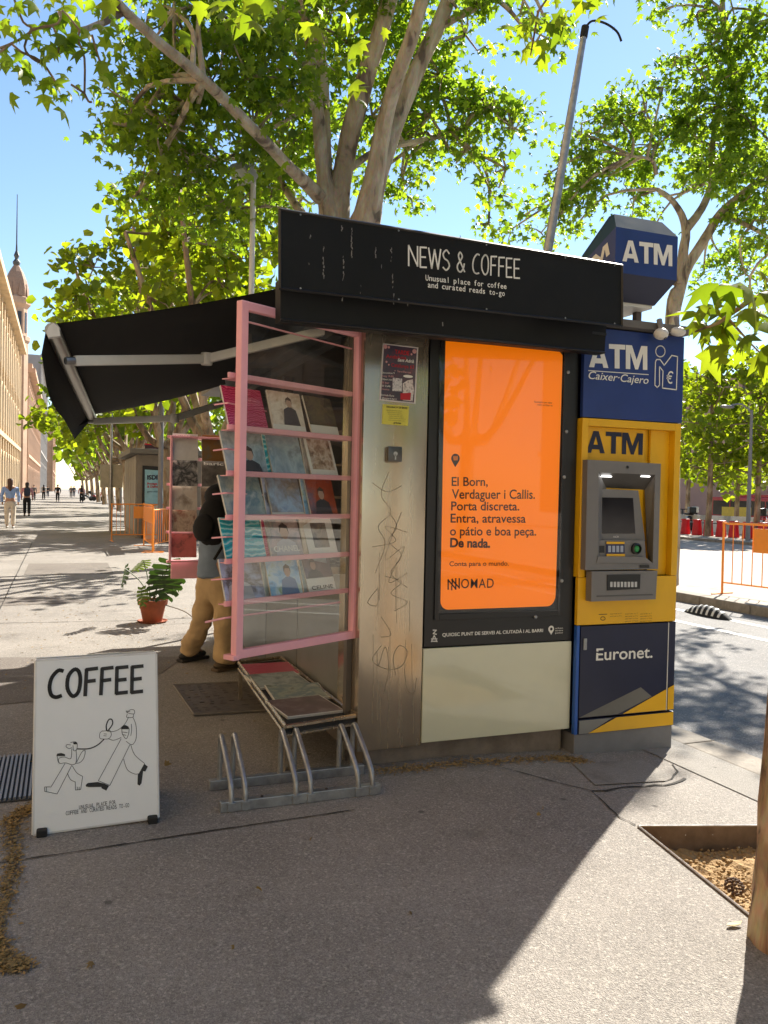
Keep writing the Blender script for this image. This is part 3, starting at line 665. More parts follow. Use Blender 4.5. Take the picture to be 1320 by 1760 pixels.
n2 = (l2-l1).cross(l4-l1).normalized(); n2 = -n2 if n2.y > 0 else n2
mb = MB(); mb.slab([l1, l2, l3, l4], -n2*.07); lf = mb.build('lower_fascia', BLACK, K)
mb = MB(); mb.tube([l4+n2*.003+Vector((0, 0, .008)), l3+n2*.003+Vector((0, 0, .008))], .006, 4); mb.build('trim', BLACKM, lf)
mb = MB(); mb.box(1.05, 2.9, 3.97, YF+.06, 2.44, 2.455); mb.build('soffit', BLACKM, K)

# posters on the column
PC0 = Plane((0, YF-.003, 0), (0, -1, 0))
def sheet(name, pts, mt, th=.0015): 
    mb = MB(); mb.slab([PC0(*p) for p in pts], (0, th, 0)); return mb.build(name, mt)
NB = thing('event_poster', PC0(685, 640), 'small black and red printed event poster taped to the steel column', 'poster')
mb = MB(); mb.slab([PC0(*p) for p in ((658, 590), (719, 597), (714, 694), (652, 688))], (0, .0015, 0)); mb.build('paper', mat('poster_paper', (.62, .57, .56), .5), NB)
mb = MB(); mb.poly([PC0(*p, .001) for p in ((660, 592), (716.5, 599), (711.5, 692), (654.5, 686))]); mb.build('print', picture_mat('poster_dark', [(.03, .025, .04), (.035, .03, .05), (.05, .03, .05), (.09, .03, .05)], 22), NB)
REDT = mat('red_print', (.45, .01, .02), .5); PNK = mat('pale_pink_print', (.6, .3, .3), .5)
write("TARDE", (678, 608), (703, 611), 7, PC0, REDT, NB, bold=.03); write("Andalusa", (663, 615), (698, 618), 6, PC0, REDT, NB, bold=.01)
write("Sant Adrià", (683, 621), (711, 624), 5.5, PC0, WTEXT, NB, bold=.02, shear=.2); write("Catalunya 63", (672, 630), (711, 634), 6, PC0, REDT, NB, bold=.01)
write("+ Sevillanas", (677, 639), (706, 642), 3.5, PC0, PNK, NB)
for i, s_ in enumerate(("Divendres 9", "maig 19:00", "Obert tot", "El bar", "El Cafè", "musica")): write(s_, (656, 642+i*5.6), (656+3*len(s_)*.6+2, 643+i*5.6), 3, PC0, WTEXT if i % 2 == 0 else PNK, NB)
write("Entrada lliure", (655, 680), (677, 682), 3, PC0, WTEXT, NB); write("@esperit.barri", (656, 685.5), (681, 687.5), 3, PC0, WTEXT, NB)
mb = MB(); mb.poly([PC0(*p, .0022) for p in ((675, 649), (691, 651), (690, 673), (674, 672))]); mb.build('print', picture_mat('poster_inset', [(.05, .04, .06), (.5, .48, .5), (.06, .05, .08)], 60), NB)
mb = MB(); mb.poly([PC0(*p, .0022) for p in ((692, 659), (700, 654), (709, 652), (711, 672), (709, 690), (692, 688))]); mb.build('print', picture_mat('poster_figure', [(.03, .025, .04), (.55, .5, .5), (.05, .04, .05)], 45, seed=2), NB)
mb = MB(); mb.poly([PC0(*p, .0032) for p in ((688, 676), (706, 675), (705, 688), (688, 687))]); mb.build('print', REDT, NB)
mb = MB(); c = PC0(701, 647, .003); mb.poly([c+Vector((.029*math.cos(R_(k)), 0, .008*math.sin(R_(k)))) for k in range(0, 360, 24)]); mb.build('print', WTEXT, NB)
for px, py, r in ((662, 596, .012), (668, 597, .007), (712, 604, .013), (664, 622, .006), (668, 627, .005), (707, 609, .006)):
    mb = MB(); c = PC0(px, py, .0025); mb.poly([c+Vector((r*math.cos(R_(k)), 0, r*math.sin(R_(k)))) for k in range(0, 360, 40)]); mb.build('print', PNK, NB)
YN = thing('yellow_notice', PC0(680, 713), 'yellow printed notice taped under the dark poster on the column', 'notice')
mb = MB(); mb.slab([PC0(*p) for p in ((658, 694.5), (703, 698), (701, 732), (656.5, 728.5))], (0, .0015, 0)); mb.build('paper', mat('yellow_paper', (.62, .56, .08), .6, var=.05), YN)
GT = mat('grey_print', (.12, .11, .04), .6)
write("DECLARACIÓ DE SERVEI", (664, 700.5), (699, 703), 2.8, PC0, BTEXT, YN, bold=.03)
for i in range(6):
    a = rng.uniform(663, 669); write("aquest quiosc és obert a tothom"[:22+i % 3*3], (a, 705.5+i*3.4), (a+rng.uniform(24, 30), 707.4+i*3.4), 1.7, PC0, GT, YN)
write("gràcies", (676, 727.5), (689, 728.7), 2.6, PC0, BTEXT, YN, bold=.03)

# ================================================================ AWNING
A = thing('awning', (1.0, 6.0, 2.3), 'black retractable awning with white arms opened out from the left side of the kiosk', 'awning')
bn = at_y(90, 567, 4.5); bf = at_y(158, 718, 7.45)
wn = Vector((1.45, 4.48, 2.71)); wf = Vector((1.45, 7.45, 2.47))
rows = 12; cols_ = 10; mb = MB(); vs = []
for i in range(rows+1):
    for j in range(cols_+1):
        u = i/rows; v = j/cols_; p = bn.lerp(bf, u).lerp(wn.lerp(wf, u), v); p.z += .03-.05*math.sin(math.pi*v)*(.5+.5*math.sin(u*9)*.3) ; vs.append(p)
fs = [(i*(cols_+1)+j, (i+1)*(cols_+1)+j, (i+1)*(cols_+1)+j+1, i*(cols_+1)+j+1) for i in range(rows) for j in range(cols_)]
mb.add(vs, fs); n0 = len(vs); mb.add([v+Vector((0, 0, -.004)) for v in vs], [f[::-1] for f in fs]); mb.build('canopy', FABRIC, A, smooth=True)
# hanging valance with a scalloped, wind-lifted edge
mb = MB(); top = []; low = []
prof = [(0, 78, 652), (.12, 80, 664), (.3, 87, 688), (.45, 96, 704), (.6, 105, 715), (.72, 112, 724), (.85, 122, 743), (.93, 128, 755), (1, 156, 722)]
for u, px, py in prof:
    yy = 4.5+u*2.95; top.append(bn.lerp(bf, u)+Vector((-.03, 0, 0))); low.append(at_y(px, py, yy-.0))
mid = [a.lerp(b, .5)+Vector((-.02, 0, 0)) for a, b in zip(top, low)]
n = len(top); mb.add(top+mid+low, [(i, i+1, n+i+1, n+i) for i in range(n-1)]+[(n+i, n+i+1, 2*n+i+1, 2*n+i) for i in range(n-1)]); mb.build('valance', FABRIC, A, smooth=True)
mb = MB(); mb.tube([bn, bf], .038, 10); fb = mb.build('front_bar', mat('bar_grey', (.42, .4, .36), .35, .5), A, smooth=True)
mb = MB(); mb.slab([at_y(*p, 4.46) for p in ((92, 555), (101, 563), (104, 577), (83, 580), (80, 570), (84, 560))], (0, .05, 0)); mb.build('end_cap', WHITEP, fb)
def arm(a, el, b, r=.027):
    for p, q_ in ((a, el), (el, b)):
        t = (q_-p).normalized(); side = t.cross(Vector((0, 1, 0))).normalized()
        mb = MB(); M_ = Matrix.Translation(p) @ t.to_track_quat('X', 'Z').to_matrix().to_4x4()
        mb.bbox(0, (q_-p).length, -.018, .018, -r, r, .008, M=M_); mb.build('arm', WHITEP, A, smooth=True)
    mb = MB(); mb.lathe(el-Vector((0, .0, .036)), [(.032, 0), (.036, .01), (.036, .06), (.032, .072)], 14); mb.build('elbow', WHITEP, A, smooth=True)
    mb = MB(); mb.tube([a, a+(a-el).normalized()*.05], [.02, .02], 8); mb.build('joint', GALV, A)
arm(at_y(128, 620, 4.62), at_y(355, 617, 5.0), at_y(590, 561, 4.62))
arm(at_y(162, 724, 7.35), at_y(300, 719, 6.95), at_y(405, 686, 7.3))
mb = MB(); mb.box(1.42, 1.5, 4.5, 8.1, 2.40, 2.52); mb.build('wall_box', BLACKM, A)

# ================================================================ PINK DISPLAY DOORS AND MAGAZINES
COVERS = [
 picture_mat('cover_crimson', [(.30, .02, .06), (.42, .05, .1), (.55, .2, .26), (.35, .03, .08)], 14, 'wave', seed=1),
 picture_mat('cover_sepia', [(.13, .09, .06), (.45, .38, .3), (.6, .55, .48), (.25, .17, .12)], 9, seed=2),
 picture_mat('cover_dark_foliage', [(.02, .02, .015), (.07, .07, .03), (.03, .03, .02), (.1, .1, .06)], 12, seed=3),
 picture_mat('cover_grey_teal', [(.04, .05, .05), (.16, .2, .2), (.33, .38, .38), (.1, .09, .08)], 7, seed=4),
 picture_mat('cover_pale_blue', [(.08, .1, .11), (.3, .36, .38), (.16, .22, .25), (.42, .45, .45)], 6, seed=5),
 picture_mat('cover_brown_street', [(.06, .04, .03), (.25, .18, .13), (.5, .44, .38), (.12, .08, .06)], 22, seed=6),
 picture_mat('cover_green_grey', [(.05, .06, .05), (.28, .32, .28), (.12, .18, .2), (.4, .42, .38)], 8, seed=7),
 picture_mat('cover_blue_landscape', [(.1, .15, .25), (.3, .38, .48), (.16, .14, .12), (.4, .35, .28)], 6, seed=8),
 picture_mat('cover_rust', [(.2, .045, .02), (.28, .07, .04), (.05, .05, .07), (.24, .06, .03)], 5, seed=9),
 picture_mat('cover_turquoise', [(.01, .2, .24), (.06, .36, .4), (.02, .27, .3), (.3, .5, .5)], 10, 'wave', seed=10),
 picture_mat('cover_portrait', [(.12, .1, .09), (.42, .33, .3), (.2, .2, .19), (.5, .4, .3)], 7, seed=11),
 picture_mat('cover_stone', [(.04, .035, .03), (.2, .17, .14), (.1, .08, .07)], 18, seed=12),
 picture_mat('cover_lilac', [(.25, .28, .45), (.4, .45, .6), (.1, .08, .08), (.45, .5, .62)], 8, seed=13),
 picture_mat('cover_sky_collage', [(.08, .1, .14), (.22, .4, .62), (.42, .55, .65), (.2, .28, .12)], 10, seed=14),
 picture_mat('cover_plum', [(.05, .035, .04), (.09, .06, .07), (.2, .18, .18)], 6, seed=15)]
PAGE = mat('pages', (.55, .52, .46), .8, var=.1, scale=40)
HAIRP = mat('print_hair', (.05, .03, .02), .5)
DK_ = mat('print_dark', (.03, .03, .04), .5); LT_ = mat('print_pale', (.5, .5, .55), .5); BL_ = mat('print_blue', (.12, .22, .42), .5)
def magazine(W_, H_, th, pic, label, group, band=0., inset=0., title=None, tcol=None, back=None, fig=None):
    """a magazine standing in its own frame: x width, z height, -y front"""
    root = thing('magazine', (0, 0, 0), label, 'magazine', group)
    mb = MB(); mb.box(-W_/2, W_/2, 0, th, 0, H_); mb.build('pages', PAGE, root)
    mb = MB(); mb.box(-W_/2-.001, W_/2+.001, -.0018, -.0004, -.001, H_+.001); cv = mb.build('cover', back or WTEXT, root)
    x0, x1, z0, z1 = -W_/2+inset, W_/2-inset, max(inset, band), H_-inset
    mb = MB(); mb.box(x0, x1, -.0034, -.0022, z0, z1); mb.build('cover_picture', pic, cv)
    if fig:
        cx = fig[0]*W_; hh = z0+(H_-z0)*fig[1]; q_ = W_*fig[2]
        mb = MB(); mb.add([(cx+q_*.5*math.cos(R_(a)), -.0042, hh+q_*.68*math.sin(R_(a))) for a in range(0, 360, 24)], [tuple(range(15))]); mb.build('face_print', mat('face_tone', (.5, .33, .25), .5), cv)
        mb = MB(); mb.add([(cx-q_*.56, -.0046, hh-q_*.1), (cx-q_*.5, -.0046, hh+q_*.55), (cx, -.0046, hh+q_*.85), (cx+q_*.5, -.0046, hh+q_*.55), (cx+q_*.56, -.0046, hh-q_*.3), (cx+q_*.38, -.0046, hh+q_*.3), (cx-q_*.3, -.0046, hh+q_*.38)], [(0, 1, 2, 3, 4, 5, 6)]); mb.build('hair_print', HAIRP, cv)
        mb = MB(); mb.add([(max(x0, cx-q_*1.5), -.0039, z0), (cx-q_*1.1, -.0039, hh-q_*1.0), (cx-q_*.25, -.0039, hh-q_*.6), (cx+q_*.25, -.0039, hh-q_*.6), (cx+q_*1.1, -.0039, hh-q_*1.0), (min(x1, cx+q_*1.5), -.0039, z0)], [(0, 1, 2, 3, 4, 5)]); mb.build('figure_print', fig[3], cv)
    if title:
        pl = Plane((0, -.0045, 0), (0, -1, 0)); pl.n = Vector((0, -1, 0))
        vs, fs = text_mesh(title, .02); xa = min(v.x for v in vs); xb = max(v.x for v in vs); wd = (x1-x0)*.8; sx = wd/(xb-xa)
        tz, th_ = (H_*.82, .03) if band == 0 else (band*.3, min(.02, band*.4))
        mb = MB(); mb.add([Vector((x0+(x1-x0)*.1+(v.x-xa)*sx, -.0048, tz+v.y*th_/.7)) for v in vs], fs); mb.build('lettering', tcol or BTEXT, cv)
    return root
def display_door(name, origin, ang, L, zb, zt, label, bars, wire=True, glass=True, fw=.042):
    D = thing(name, (origin[0], origin[1], 0), label, 'display rack', rz=ang)
    def lb(nm, a, m_=PINK, b=.004):
        mb = MB(); mb.bbox(*a, b); o = bpy.data.objects.new(nm, mb.mesh(nm, m_)); COL.objects.link(o); o.parent = D; return o
    lb('frame_stile', (0, fw, -.02, .02, zb, zt)); lb('frame_stile', (L-fw*.6, L, -.02, .02, zb, zt))
    lb('frame_rail', (fw, L-fw*.6, -.018, .018, zb, zb+fw)); lb('frame_rail', (fw, L-fw*.6, -.018, .018, zt-fw, zt))
    lb('frame_foot', (-.02, .02, -.024, .05, zb-.004, zb+.02))
    if glass:
        mb = MB(); mb.box(fw-.004, L-fw*.6+.004, -.003, .003, zb+fw-.004, zt-fw+.004); o = bpy.data.objects.new('glass', mb.mesh('glass', glass_mat('door_glass', (.96, .97, .95), .16, 0., .008))); COL.objects.link(o); o.parent = D
    for z in bars:
        lb('shelf_bar', (-.028, L-.012, .03, .045, z, z+.026)); lb('shelf_bar', (.0, L-.02, .046, .12, z, z+.004))
    if wire:
        for z in [z+.12 for z in bars[1:]]:
            mb = MB(); mb.tube([(-.035, .13, z), (-.01, .06, z+.008), (.3, .135, z)], .004, 6); o = bpy.data.objects.new('wire', mb.mesh('wire', PINK)); COL.objects.link(o); o.parent = D
    return D
d0 = Vector((.758, 3.856)); d1 = Vector((1.50, 4.262)); dang = math.atan2(d1.y-d0.y, d1.x-d0.x); DL = (d1-d0).length
zof = lambda y: .706+(1133-y)/613*1.683
bars = [zof(y) for y in (650, 739, 818, 894, 970, 1043)]
DOOR = display_door('display_door', d0, dang, DL, .706, 2.393, 'pink framed glass display door hinged open beside the steel column', bars)
mb = MB(); mb.tube([(-.09, .1, zof(1070)), (-.03, .03, zof(1062)), (.4, .05, zof(1062)), (DL-.05, .06, zof(1062))], .005, 6); o = bpy.data.objects.new('wire', mb.mesh('wire', PINK)); COL.objects.link(o); o.parent = DOOR
mb = MB(); mb.tube([(0.03, .03, 2.31), (DL-.03, .03, 2.29)], .005, 6); o = bpy.data.objects.new('wire', mb.mesh('wire', PINK)); COL.objects.link(o); o.parent = DOOR
# bent magenta edge strip at the hinge side
mb = MB(); mb.add([(DL-.01, -.02, 1.42), (DL+.04, -.01, 1.16), (DL+.035, -.01, 1.0), (DL-.01, -.02, .92), (DL-.01, 0, 1.42), (DL+.04, 0.01, 1.16), (DL+.035, .01, 1.0), (DL-.01, 0, .92)], [(0, 1, 2, 3), (4, 5, 6, 7), (0, 4, 5, 1), (1, 5, 6, 2), (2, 6, 7, 3)])
o = bpy.data.objects.new('hinge_plate', mb.mesh('hinge_plate', MAGENTA)); COL.objects.link(o); o.parent = DOOR
mb = MB(); mb.tube([(DL+.0, -.03, 1.5), (DL+.05, -.02, 1.15), (DL+.045, -.02, 1.02), (DL-.005, -.03, .78)], .006, 6); o = bpy.data.objects.new('hinge_strip', mb.mesh('hinge_strip', WHITEP)); COL.objects.link(o); o.parent = DOOR
def door_pt(D, x, y, z): a = D.rotation_euler.z; return Vector((D.location.x+x*math.cos(a)-y*math.sin(a), D.location.y+x*math.sin(a)+y*math.cos(a), z))
mags = [  # row, col, cover, label, extras
 (0, 0, 0, 'crimson magazine with a zigzag pattern, top row of the pink display door', {}),
 (0, 1, 1, 'sepia photo magazine with a white lower band, top row of the pink door', dict(band=.05, fig=(.1, .68, .17, DK_))),
 (0, 2, 2, 'dark leafy magazine with a broad white lower band, top right on the pink door', dict(band=.07)),
 (1, 0, 3, 'grey-teal photo magazine at the left of the second row on the pink door', dict(fig=(.1, .5, .2, DK_))),
 (1, 1, 4, 'pale grey-blue magazine in the middle of the second row on the pink door', {}),
 (1, 2, 5, 'brown street-scene magazine with white margins in the second row of the pink door', dict(inset=.018, band=.05)),
 (2, 0, 6, 'grey-green abstract magazine at the left of the third row on the pink door', {}),
 (2, 1, 7, 'blue landscape magazine with a white foot band in the third row of the pink door', dict(band=.03)),
 (2, 2, 8, 'rust red magazine with a dark figure in the third row of the pink door', dict(fig=(.0, .55, .22, DK_))),
 (3, 0, 9, 'turquoise magazine with wavy lines at the left of the fourth row', {}),
 (3, 1, 10, 'portrait fashion magazine lettered in white in the middle of the fourth row', dict(title='CHANEL', tcol=WTEXT, low=1, fig=(.02, .62, .26, LT_))),
 (3, 2, 11, 'white magazine with a small dark stone picture in the fourth row', dict(inset=.05)),
 (4, 0, 12, 'lilac and blue portrait magazine at the left of the bottom row', dict(fig=(-.1, .66, .24, LT_))),
 (4, 1, 13, 'sky blue collage magazine in the middle of the bottom row', dict(fig=(.12, .6, .2, BL_))),
 (4, 2, 14, 'plum dark magazine with a white foot band at the right of the bottom row', dict(band=.09, title='CELINE', fig=(-.15, .5, .2, DK_)))]
lefts = [(.0, .265), (.275, .24), (.545, .225)]
for r, c, k, lab, ex in mags:
    low = ex.pop('low', 0)
    W_ = lefts[c][1]-.015; mg = magazine(W_, .222+.008*((r*3+c) % 3), .008, COVERS[k], lab, 'magazines on the pink display door', **ex)
    if low:
        for ch in mg.children:
            for g2 in ch.children:
                if g2.name.startswith('lettering'): g2.location.z -= .15
    x = lefts[c][0]+lefts[c][1]/2-(.012 if c == 0 else .0)
    mg.location = door_pt(DOOR, x, .052, bars[r+1]+.006); mg.rotation_euler = (-R_(19+rng.uniform(-3, 3)), 0, dang+R_(rng.uniform(-2, 2)))
    mg.rotation_mode = 'XYZ'
    # a second copy tucked behind in some pockets
    if (r, c) in ((1, 1), (2, 1), (3, 1), (2, 2), (3, 2), (4, 2), (1, 2), (4, 1)):
        m2 = magazine(W_*.97, .228, .006, COVERS[(k+5) % 15], 'spare magazine showing at the left edge of row %s, %s column, on the pink door' % (('', 'two', 'three', 'four', 'five')[r], ('left', 'middle', 'right')[c]), 'spare magazines behind the front row')
        m2.location = door_pt(DOOR, x-.022, .073, bars[r+1]+.008); m2.rotation_euler = (-R_(15), 0, dang)

# second display rack on the far side of the kiosk
d2 = at_y(290, 965, 8.45); D2L = .95
r2bars = [.80, 1.06, 1.30, 1.54, 1.80, 2.02][::-1]
DOOR2 = display_door('display_door', (d2.x, 8.45), R_(2), D2L, .77, 2.04, 'far pink framed magazine rack behind the person with the backpack', r2bars[:-1], glass=False, wire=False, fw=.02)
DOOR2.location.z = 0
far = [(0, 0, [(.5, .48, .45), (.62, .6, .56)], 'pale magazine lettered I AM POON at the top of the far rack', 'I AM POON', BTEXT), (0, 1, [(.16, .09, .04), (.2, .12, .06), (.14, .13, .1)], 'brown magazine at the top of the far rack', None, None), (0, 2, [(.03, .015, .02), (.07, .02, .02)], 'dark maroon magazine with grey edge at the top right of the far rack', None, None),
 (1, 0, [(.5, .48, .45), (.03, .03, .03), (.5, .48, .45)], 'white magazine with a dark standing figure on the far rack', None, None), (1, 1, [(.2, .19, .18), (.12, .11, .1), (.05, .05, .05)], 'grey magazine lettered baric above the backpack', 'baric', WTEXT), (1, 2, [(.6, .25, .02), (.5, .18, .02)], 'amber yellow magazine at the right of the far rack', None, None),
 (2, 0, [(.5, .42, .35), (.55, .5, .44), (.25, .2, .16)], 'beige magazine with a small sketch on the far rack', None, None), (2, 1, [(.3, .25, .2), (.15, .12, .1)], 'tan magazine half hidden by the backpack', None, None),
 (3, 0, [(.2, .03, .02), (.5, .4, .32), (.1, .02, .02)], 'red and skin toned magazine on the far rack', None, None), (3, 1, [(.1, .02, .02), (.3, .25, .22), (.04, .02, .02)], 'dark red magazine beside the backpack straps', None, None),
 (4, 0, [(.55, .2, .2), (.5, .18, .17), (.03, .02, .02)], 'pink magazine with a figure in a dark suit at the foot of the far rack', None, None), (4, 1, [(.5, .38, .3), (.6, .5, .42)], 'peach magazine at the foot of the far rack', None, None)]
for i, (r, c, cl, lab, tt, tc_) in enumerate(far):
    mg = magazine(.25, .27, .008, picture_mat('far_cover_%d' % i, cl, 9, seed=20+i), lab, 'magazines on the far rack', title=tt, tcol=tc_)
    z = [1.80, 1.54, 1.30, 1.08, .82][r]
    mg.location = door_pt(DOOR2, .15+c*.29, -.0, z); mg.rotation_euler = (-R_(9), 0, R_(2))
mb = MB(); mb.bbox(DOOR2.location.x+.03, DOOR2.location.x+.9, 8.50, 8.53, .60, .79, .004); tag(mb.build('pink_sign_panel', PINK), 'pink panel hanging under the far magazine rack', 'panel')

# low magazine table
T = thing('magazine_table', (1.31, 4.9, 0), 'low steel edged magazine table standing against the kiosk side', 'table')
ta, tb_, tc_, td = Vector((1.085, 4.11, .29)), Vector((1.50, 4.20, .29)), Vector((1.50, 5.85, .29)), Vector((1.17, 5.75, .29))
mb = MB(); mb.slab([p+Vector((0, 0, -.035)) for p in (ta, tb_, tc_, td)], (0, 0, .02)); mb.build('tray', mat('tray_black', (.015, .015, .016), .5), T)
for a, b in ((ta, tb_), (tb_, tc_), (tc_, td), (td, ta)):
    for dz, r in ((0, .012), (-.045, .009)):
        mb = MB(); mb.tube([a+Vector((0, 0, dz)), b+Vector((0, 0, dz))], r, 6); mb.build('edge_rail', STEEL, T, smooth=True)
for p in (ta, tc_, td, Vector((1.45, 4.3, .29))):
    mb = MB(); mb.box(p.x-.012+.03, p.x+.012+.03, p.y+.06, p.y+.084, 0, p.z-.035); mb.build('leg', STEEL, T)
tl = [(1.31, 4.50, 12, 'grey and violet magazine nearest the front of the low table', 8, COVERS[14]), (1.33, 4.84, 3, 'green and grey magazine in the middle of the low table', -3, COVERS[6]), (1.31, 5.18, 8, 'rust and dark magazine towards the back of the low table', 4, COVERS[3]), (1.33, 5.5, 8, 'red magazine at the back of the low table', 0, COVERS[0])]
for i, (x, y, k, lab, rz, cv) in enumerate(tl):
    mg = magazine(.34, .33, .012, cv, lab, 'magazines lying on the low table', inset=.006); mg.location = (x, y-.19, .288); mg.rotation_euler = (-R_(88), 0, R_(rz))

# ================================================================ ATM
YA = 4.136; AX0, AX1 = 2.868, 3.60
AT = thing('cash_machine', (3.23, 4.5, gz(3.2)), 'blue and yellow cash machine cabinet attached to the right end of the kiosk', 'cash machine')
PA_ = Plane((0, YA, 0), (0, -1, 0))
def fb_(nm, x0, x1, z0, z1, m_, par=AT, y0=YA, y1=YA+.03, b=.003):
    mb = MB(); mb.bbox(x0, x1, y0, y1, z0, z1, b); return mb.build(nm, m_, par)
zb = gz(3.3)-.05
fb_('cabinet_body', AX0+.01, AX1-.004, .1, 2.50, NAVY, y0=YA+.16, y1=YA+.95)
fb_('base', AX0+.004, AX1, zb, .082, GREYP, y0=YA+.006, y1=YA+.9)
fb_('side_skin', AX1-.003, AX1+.003, .083, 2.5, NAVY, y0=YA+.033, y1=YA+.95, b=.001)
top = fb_('header_panel', AX0, AX1+.006, 1.985, 2.52, BLUE)
fb_('roof_slab', AX0-.05, AX1+.03, 2.53, 2.575, mat('roof_slab', (.13, .12, .11), .7, dirt=.4), y0=YA-.06, y1=YA+1.0)
block("ATM", (1012, 631), (1112, 636), 42, PA_, WTEXT, top)
mb = MB(); ribbon([PA_(1011, 637, .003), PA_(1114, 644, .003)], .005, PA_.n, mb=mb); mb.build('rule_line', WTEXT, top)
write("Caixer·Cajero", (1011, 651), (1114, 660), 13, PA_, WTEXT, top, bold=.006, shear=.22)
mb = MB()
c = [(1134.5+9.5*math.cos(a)*.85, 604+9.5*math.sin(a)) for a in [R_(k) for k in range(0, 360, 24)]]
ribbon([PA_(*p, .003) for p in c], .007, PA_.n, mb=mb, closed=True)
ribbon([PA_(*p, .003) for p in ((1128, 618), (1134, 618), (1141, 628), (1148, 619), (1154, 611), (1164, 613), (1162, 670), (1138, 667), (1139, 638), (1133, 630), (1133, 662), (1129, 666), (1125, 662), (1126, 622), (1128, 618))], .007, PA_.n, mb=mb)
mb.build('emblem', WTEXT, top)
write("€", (1144, 658), (1155, 660), 20, PA_, WTEXT, top, bold=.006)
# yellow surround: frame and recessed niche
zs0, zs1 = .742, 1.98
fb_('surround', AX0, AX0+.045, 1.03, zs1, YELLOW, y1=YA+.12); fb_('surround', AX1-.045, AX1, 1.03, zs1, YELLOW, y1=YA+.12); fb_('surround', AX0+.045, AX1-.045, zs1-.045, zs1, YELLOW, y1=YA+.12)
fb_('surround', AX0, AX1, zs0, 1.028, YELLOW)
ni = fb_('niche_panel', AX0+.045, AX1-.235, 1.03, zs1-.045, YELLOW, y0=YA+.05, y1=YA+.07)
mb = MB(); mb.hexa([(AX0+.045, YA+.004, 1.03), (AX0+.062, YA+.05, 1.03), (AX0+.062, YA+.05, zs1-.045), (AX0+.045, YA+.004, zs1-.045)], [(AX0+.04, YA+.01, 1.03), (AX0+.045, YA+.06, 1.03), (AX0+.045, YA+.06, zs1-.045), (AX0+.04, YA+.01, zs1-.045)]); mb.build('niche_side', YELLOW, AT)
fb_('niche_panel', AX1-.19, AX1-.045, 1.03, zs1-.045, YELLOW, y0=YA+.05, y1=YA+.07)
fb_('niche_panel', AX1-.24, AX1-.185, 1.03, zs1-.045, YELLOW, y0=YA+.075, y1=YA+.10)
PN = Plane((0, YA+.05, 0), (0, -1, 0))
block("ATM", (1007, 778), (1104, 782), 38, PN, NAVYD, ni)
# grey terminal: outer shell with a recessed face
def P4(y, pts, lift=0.): return [at_y(px, py, y) for px, py in pts]
tf = YA-.05  # front plane of the terminal
o4 = P4(tf, ((1010, 790), (1136, 797), (1131, 978), (1006, 980)))
i4 = P4(tf+.004, ((1029, 812), (1133-7, 816), (1127-5, 968), (1028, 967)))
b4 = P4(YA+.045, ((1042, 838), (1108, 842), (1112, 948), (1041, 948)))
mb = MB()
for a, b in ((0, 1), (1, 2), (2, 3), (3, 0)):
    mb.poly([o4[a], o4[b], i4[b], i4[a]])
back = [Vector((p.x, YA+.05, p.z)) for p in o4]
for a, b in ((0, 1), (1, 2), (2, 3), (3, 0)): mb.poly([o4[a], o4[b], back[b], back[a]])
tm = mb.build('terminal_bezel', ATMG, AT)
mb = MB()
for a, b in ((1, 2), (0, 3)): mb = MB(); mb.poly([i4[a], i4[b], b4[b], b4[a]]); mb.build('hood_side', ATMG, tm)
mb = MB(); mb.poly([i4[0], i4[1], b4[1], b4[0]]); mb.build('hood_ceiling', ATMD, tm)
for px in (1041, 1107):
    mb = MB(); c = at_y(px+1, 818, tf+.02); mb.bbox(c.x-.032, c.x+.032, tf+.008, tf+.036, c.z-.006, c.z+.0, .002)
    mb.build('light', mat('led_light', (.9, .9, .9), .3, emit=((1, .98, .95), 2.5)), tm)
# screen block
s4 = P4(YA+.0, ((1030, 845), (1092, 848), (1100, 927), (1029, 925)))
mb = MB(); mb.slab(P4(YA+.0, ((1028, 840), (1097, 843), (1109, 930), (1028, 930))), (0, .05, 0)); sb = mb.build('screen_housing', ATMG, AT)
mb = MB(); mb.slab(P4(YA-.004, ((1032, 855), (1088, 856), (1092, 917), (1031, 917))), (0, .003, 0)); mb.build('screen', SCREEN, sb)
PSN = Plane((0, YA-.0015, 0), (0, -1, 0)); write("NCR", (1054, 924), (1063, 924), 3, PSN, WTEXT, sb)
mb = MB(); mb.slab(P4(YA-.03, ((1028, 928), (1108, 929), (1110, 958), (1028, 957))), (0, .07, 0)); kb = mb.build('reader_panel', ATMG, AT)
mb = MB(); mb.slab(P4(YA-.036, ((1042, 931), (1073, 931), (1074, 957), (1042, 957))), (0, .004, 0)); lb_ = mb.build('instruction_sticker', NAVY, kb)
PL = Plane((0, YA-.036, 0), (0, -1, 0))
for pts in (((1042, 931), (1073, 931), (1073, 935), (1042, 935)), ((1042, 952), (1074, 952), (1074, 957), (1042, 957))):
    mb = MB(); mb.poly([PL(*p, .002) for p in pts]); mb.build('print', YELLOW, lb_)
for i in range(4):
    mb = MB(); mb.poly([PL(1045+i*7, 938, .002), PL(1050+i*7, 938, .002), PL(1050+i*7, 949, .002), PL(1045+i*7, 949, .002)]); mb.build('print', mat('card_icon', (.35, .4, .5), .5), lb_)
c = at_y(1092, 943, YA-.032); mb = MB(); mb.lathe(c, [(.034, 0), (.034, .018), (.026, .024), (.024, .01)], 20, axis=Vector((0, -1, 0))); mb.build('card_reader', BLACKM, kb, smooth=True)
mb = MB(); mb.lathe(c+Vector((0, -.012, 0)), [(.02, 0), (.014, .006)], 16, axis=Vector((0, -1, 0))); mb.build('reader_light', mat('reader_green', (.02, .2, .05), .3, emit=((.05, .6, .15), .02)), kb)
mb = MB(); mb.slab(P4(YA-.036, ((1028, 938), (1039, 938), (1039, 950), (1028, 950))), (0, .004, 0)); mb.build('receipt_slot', BLACKM, kb)
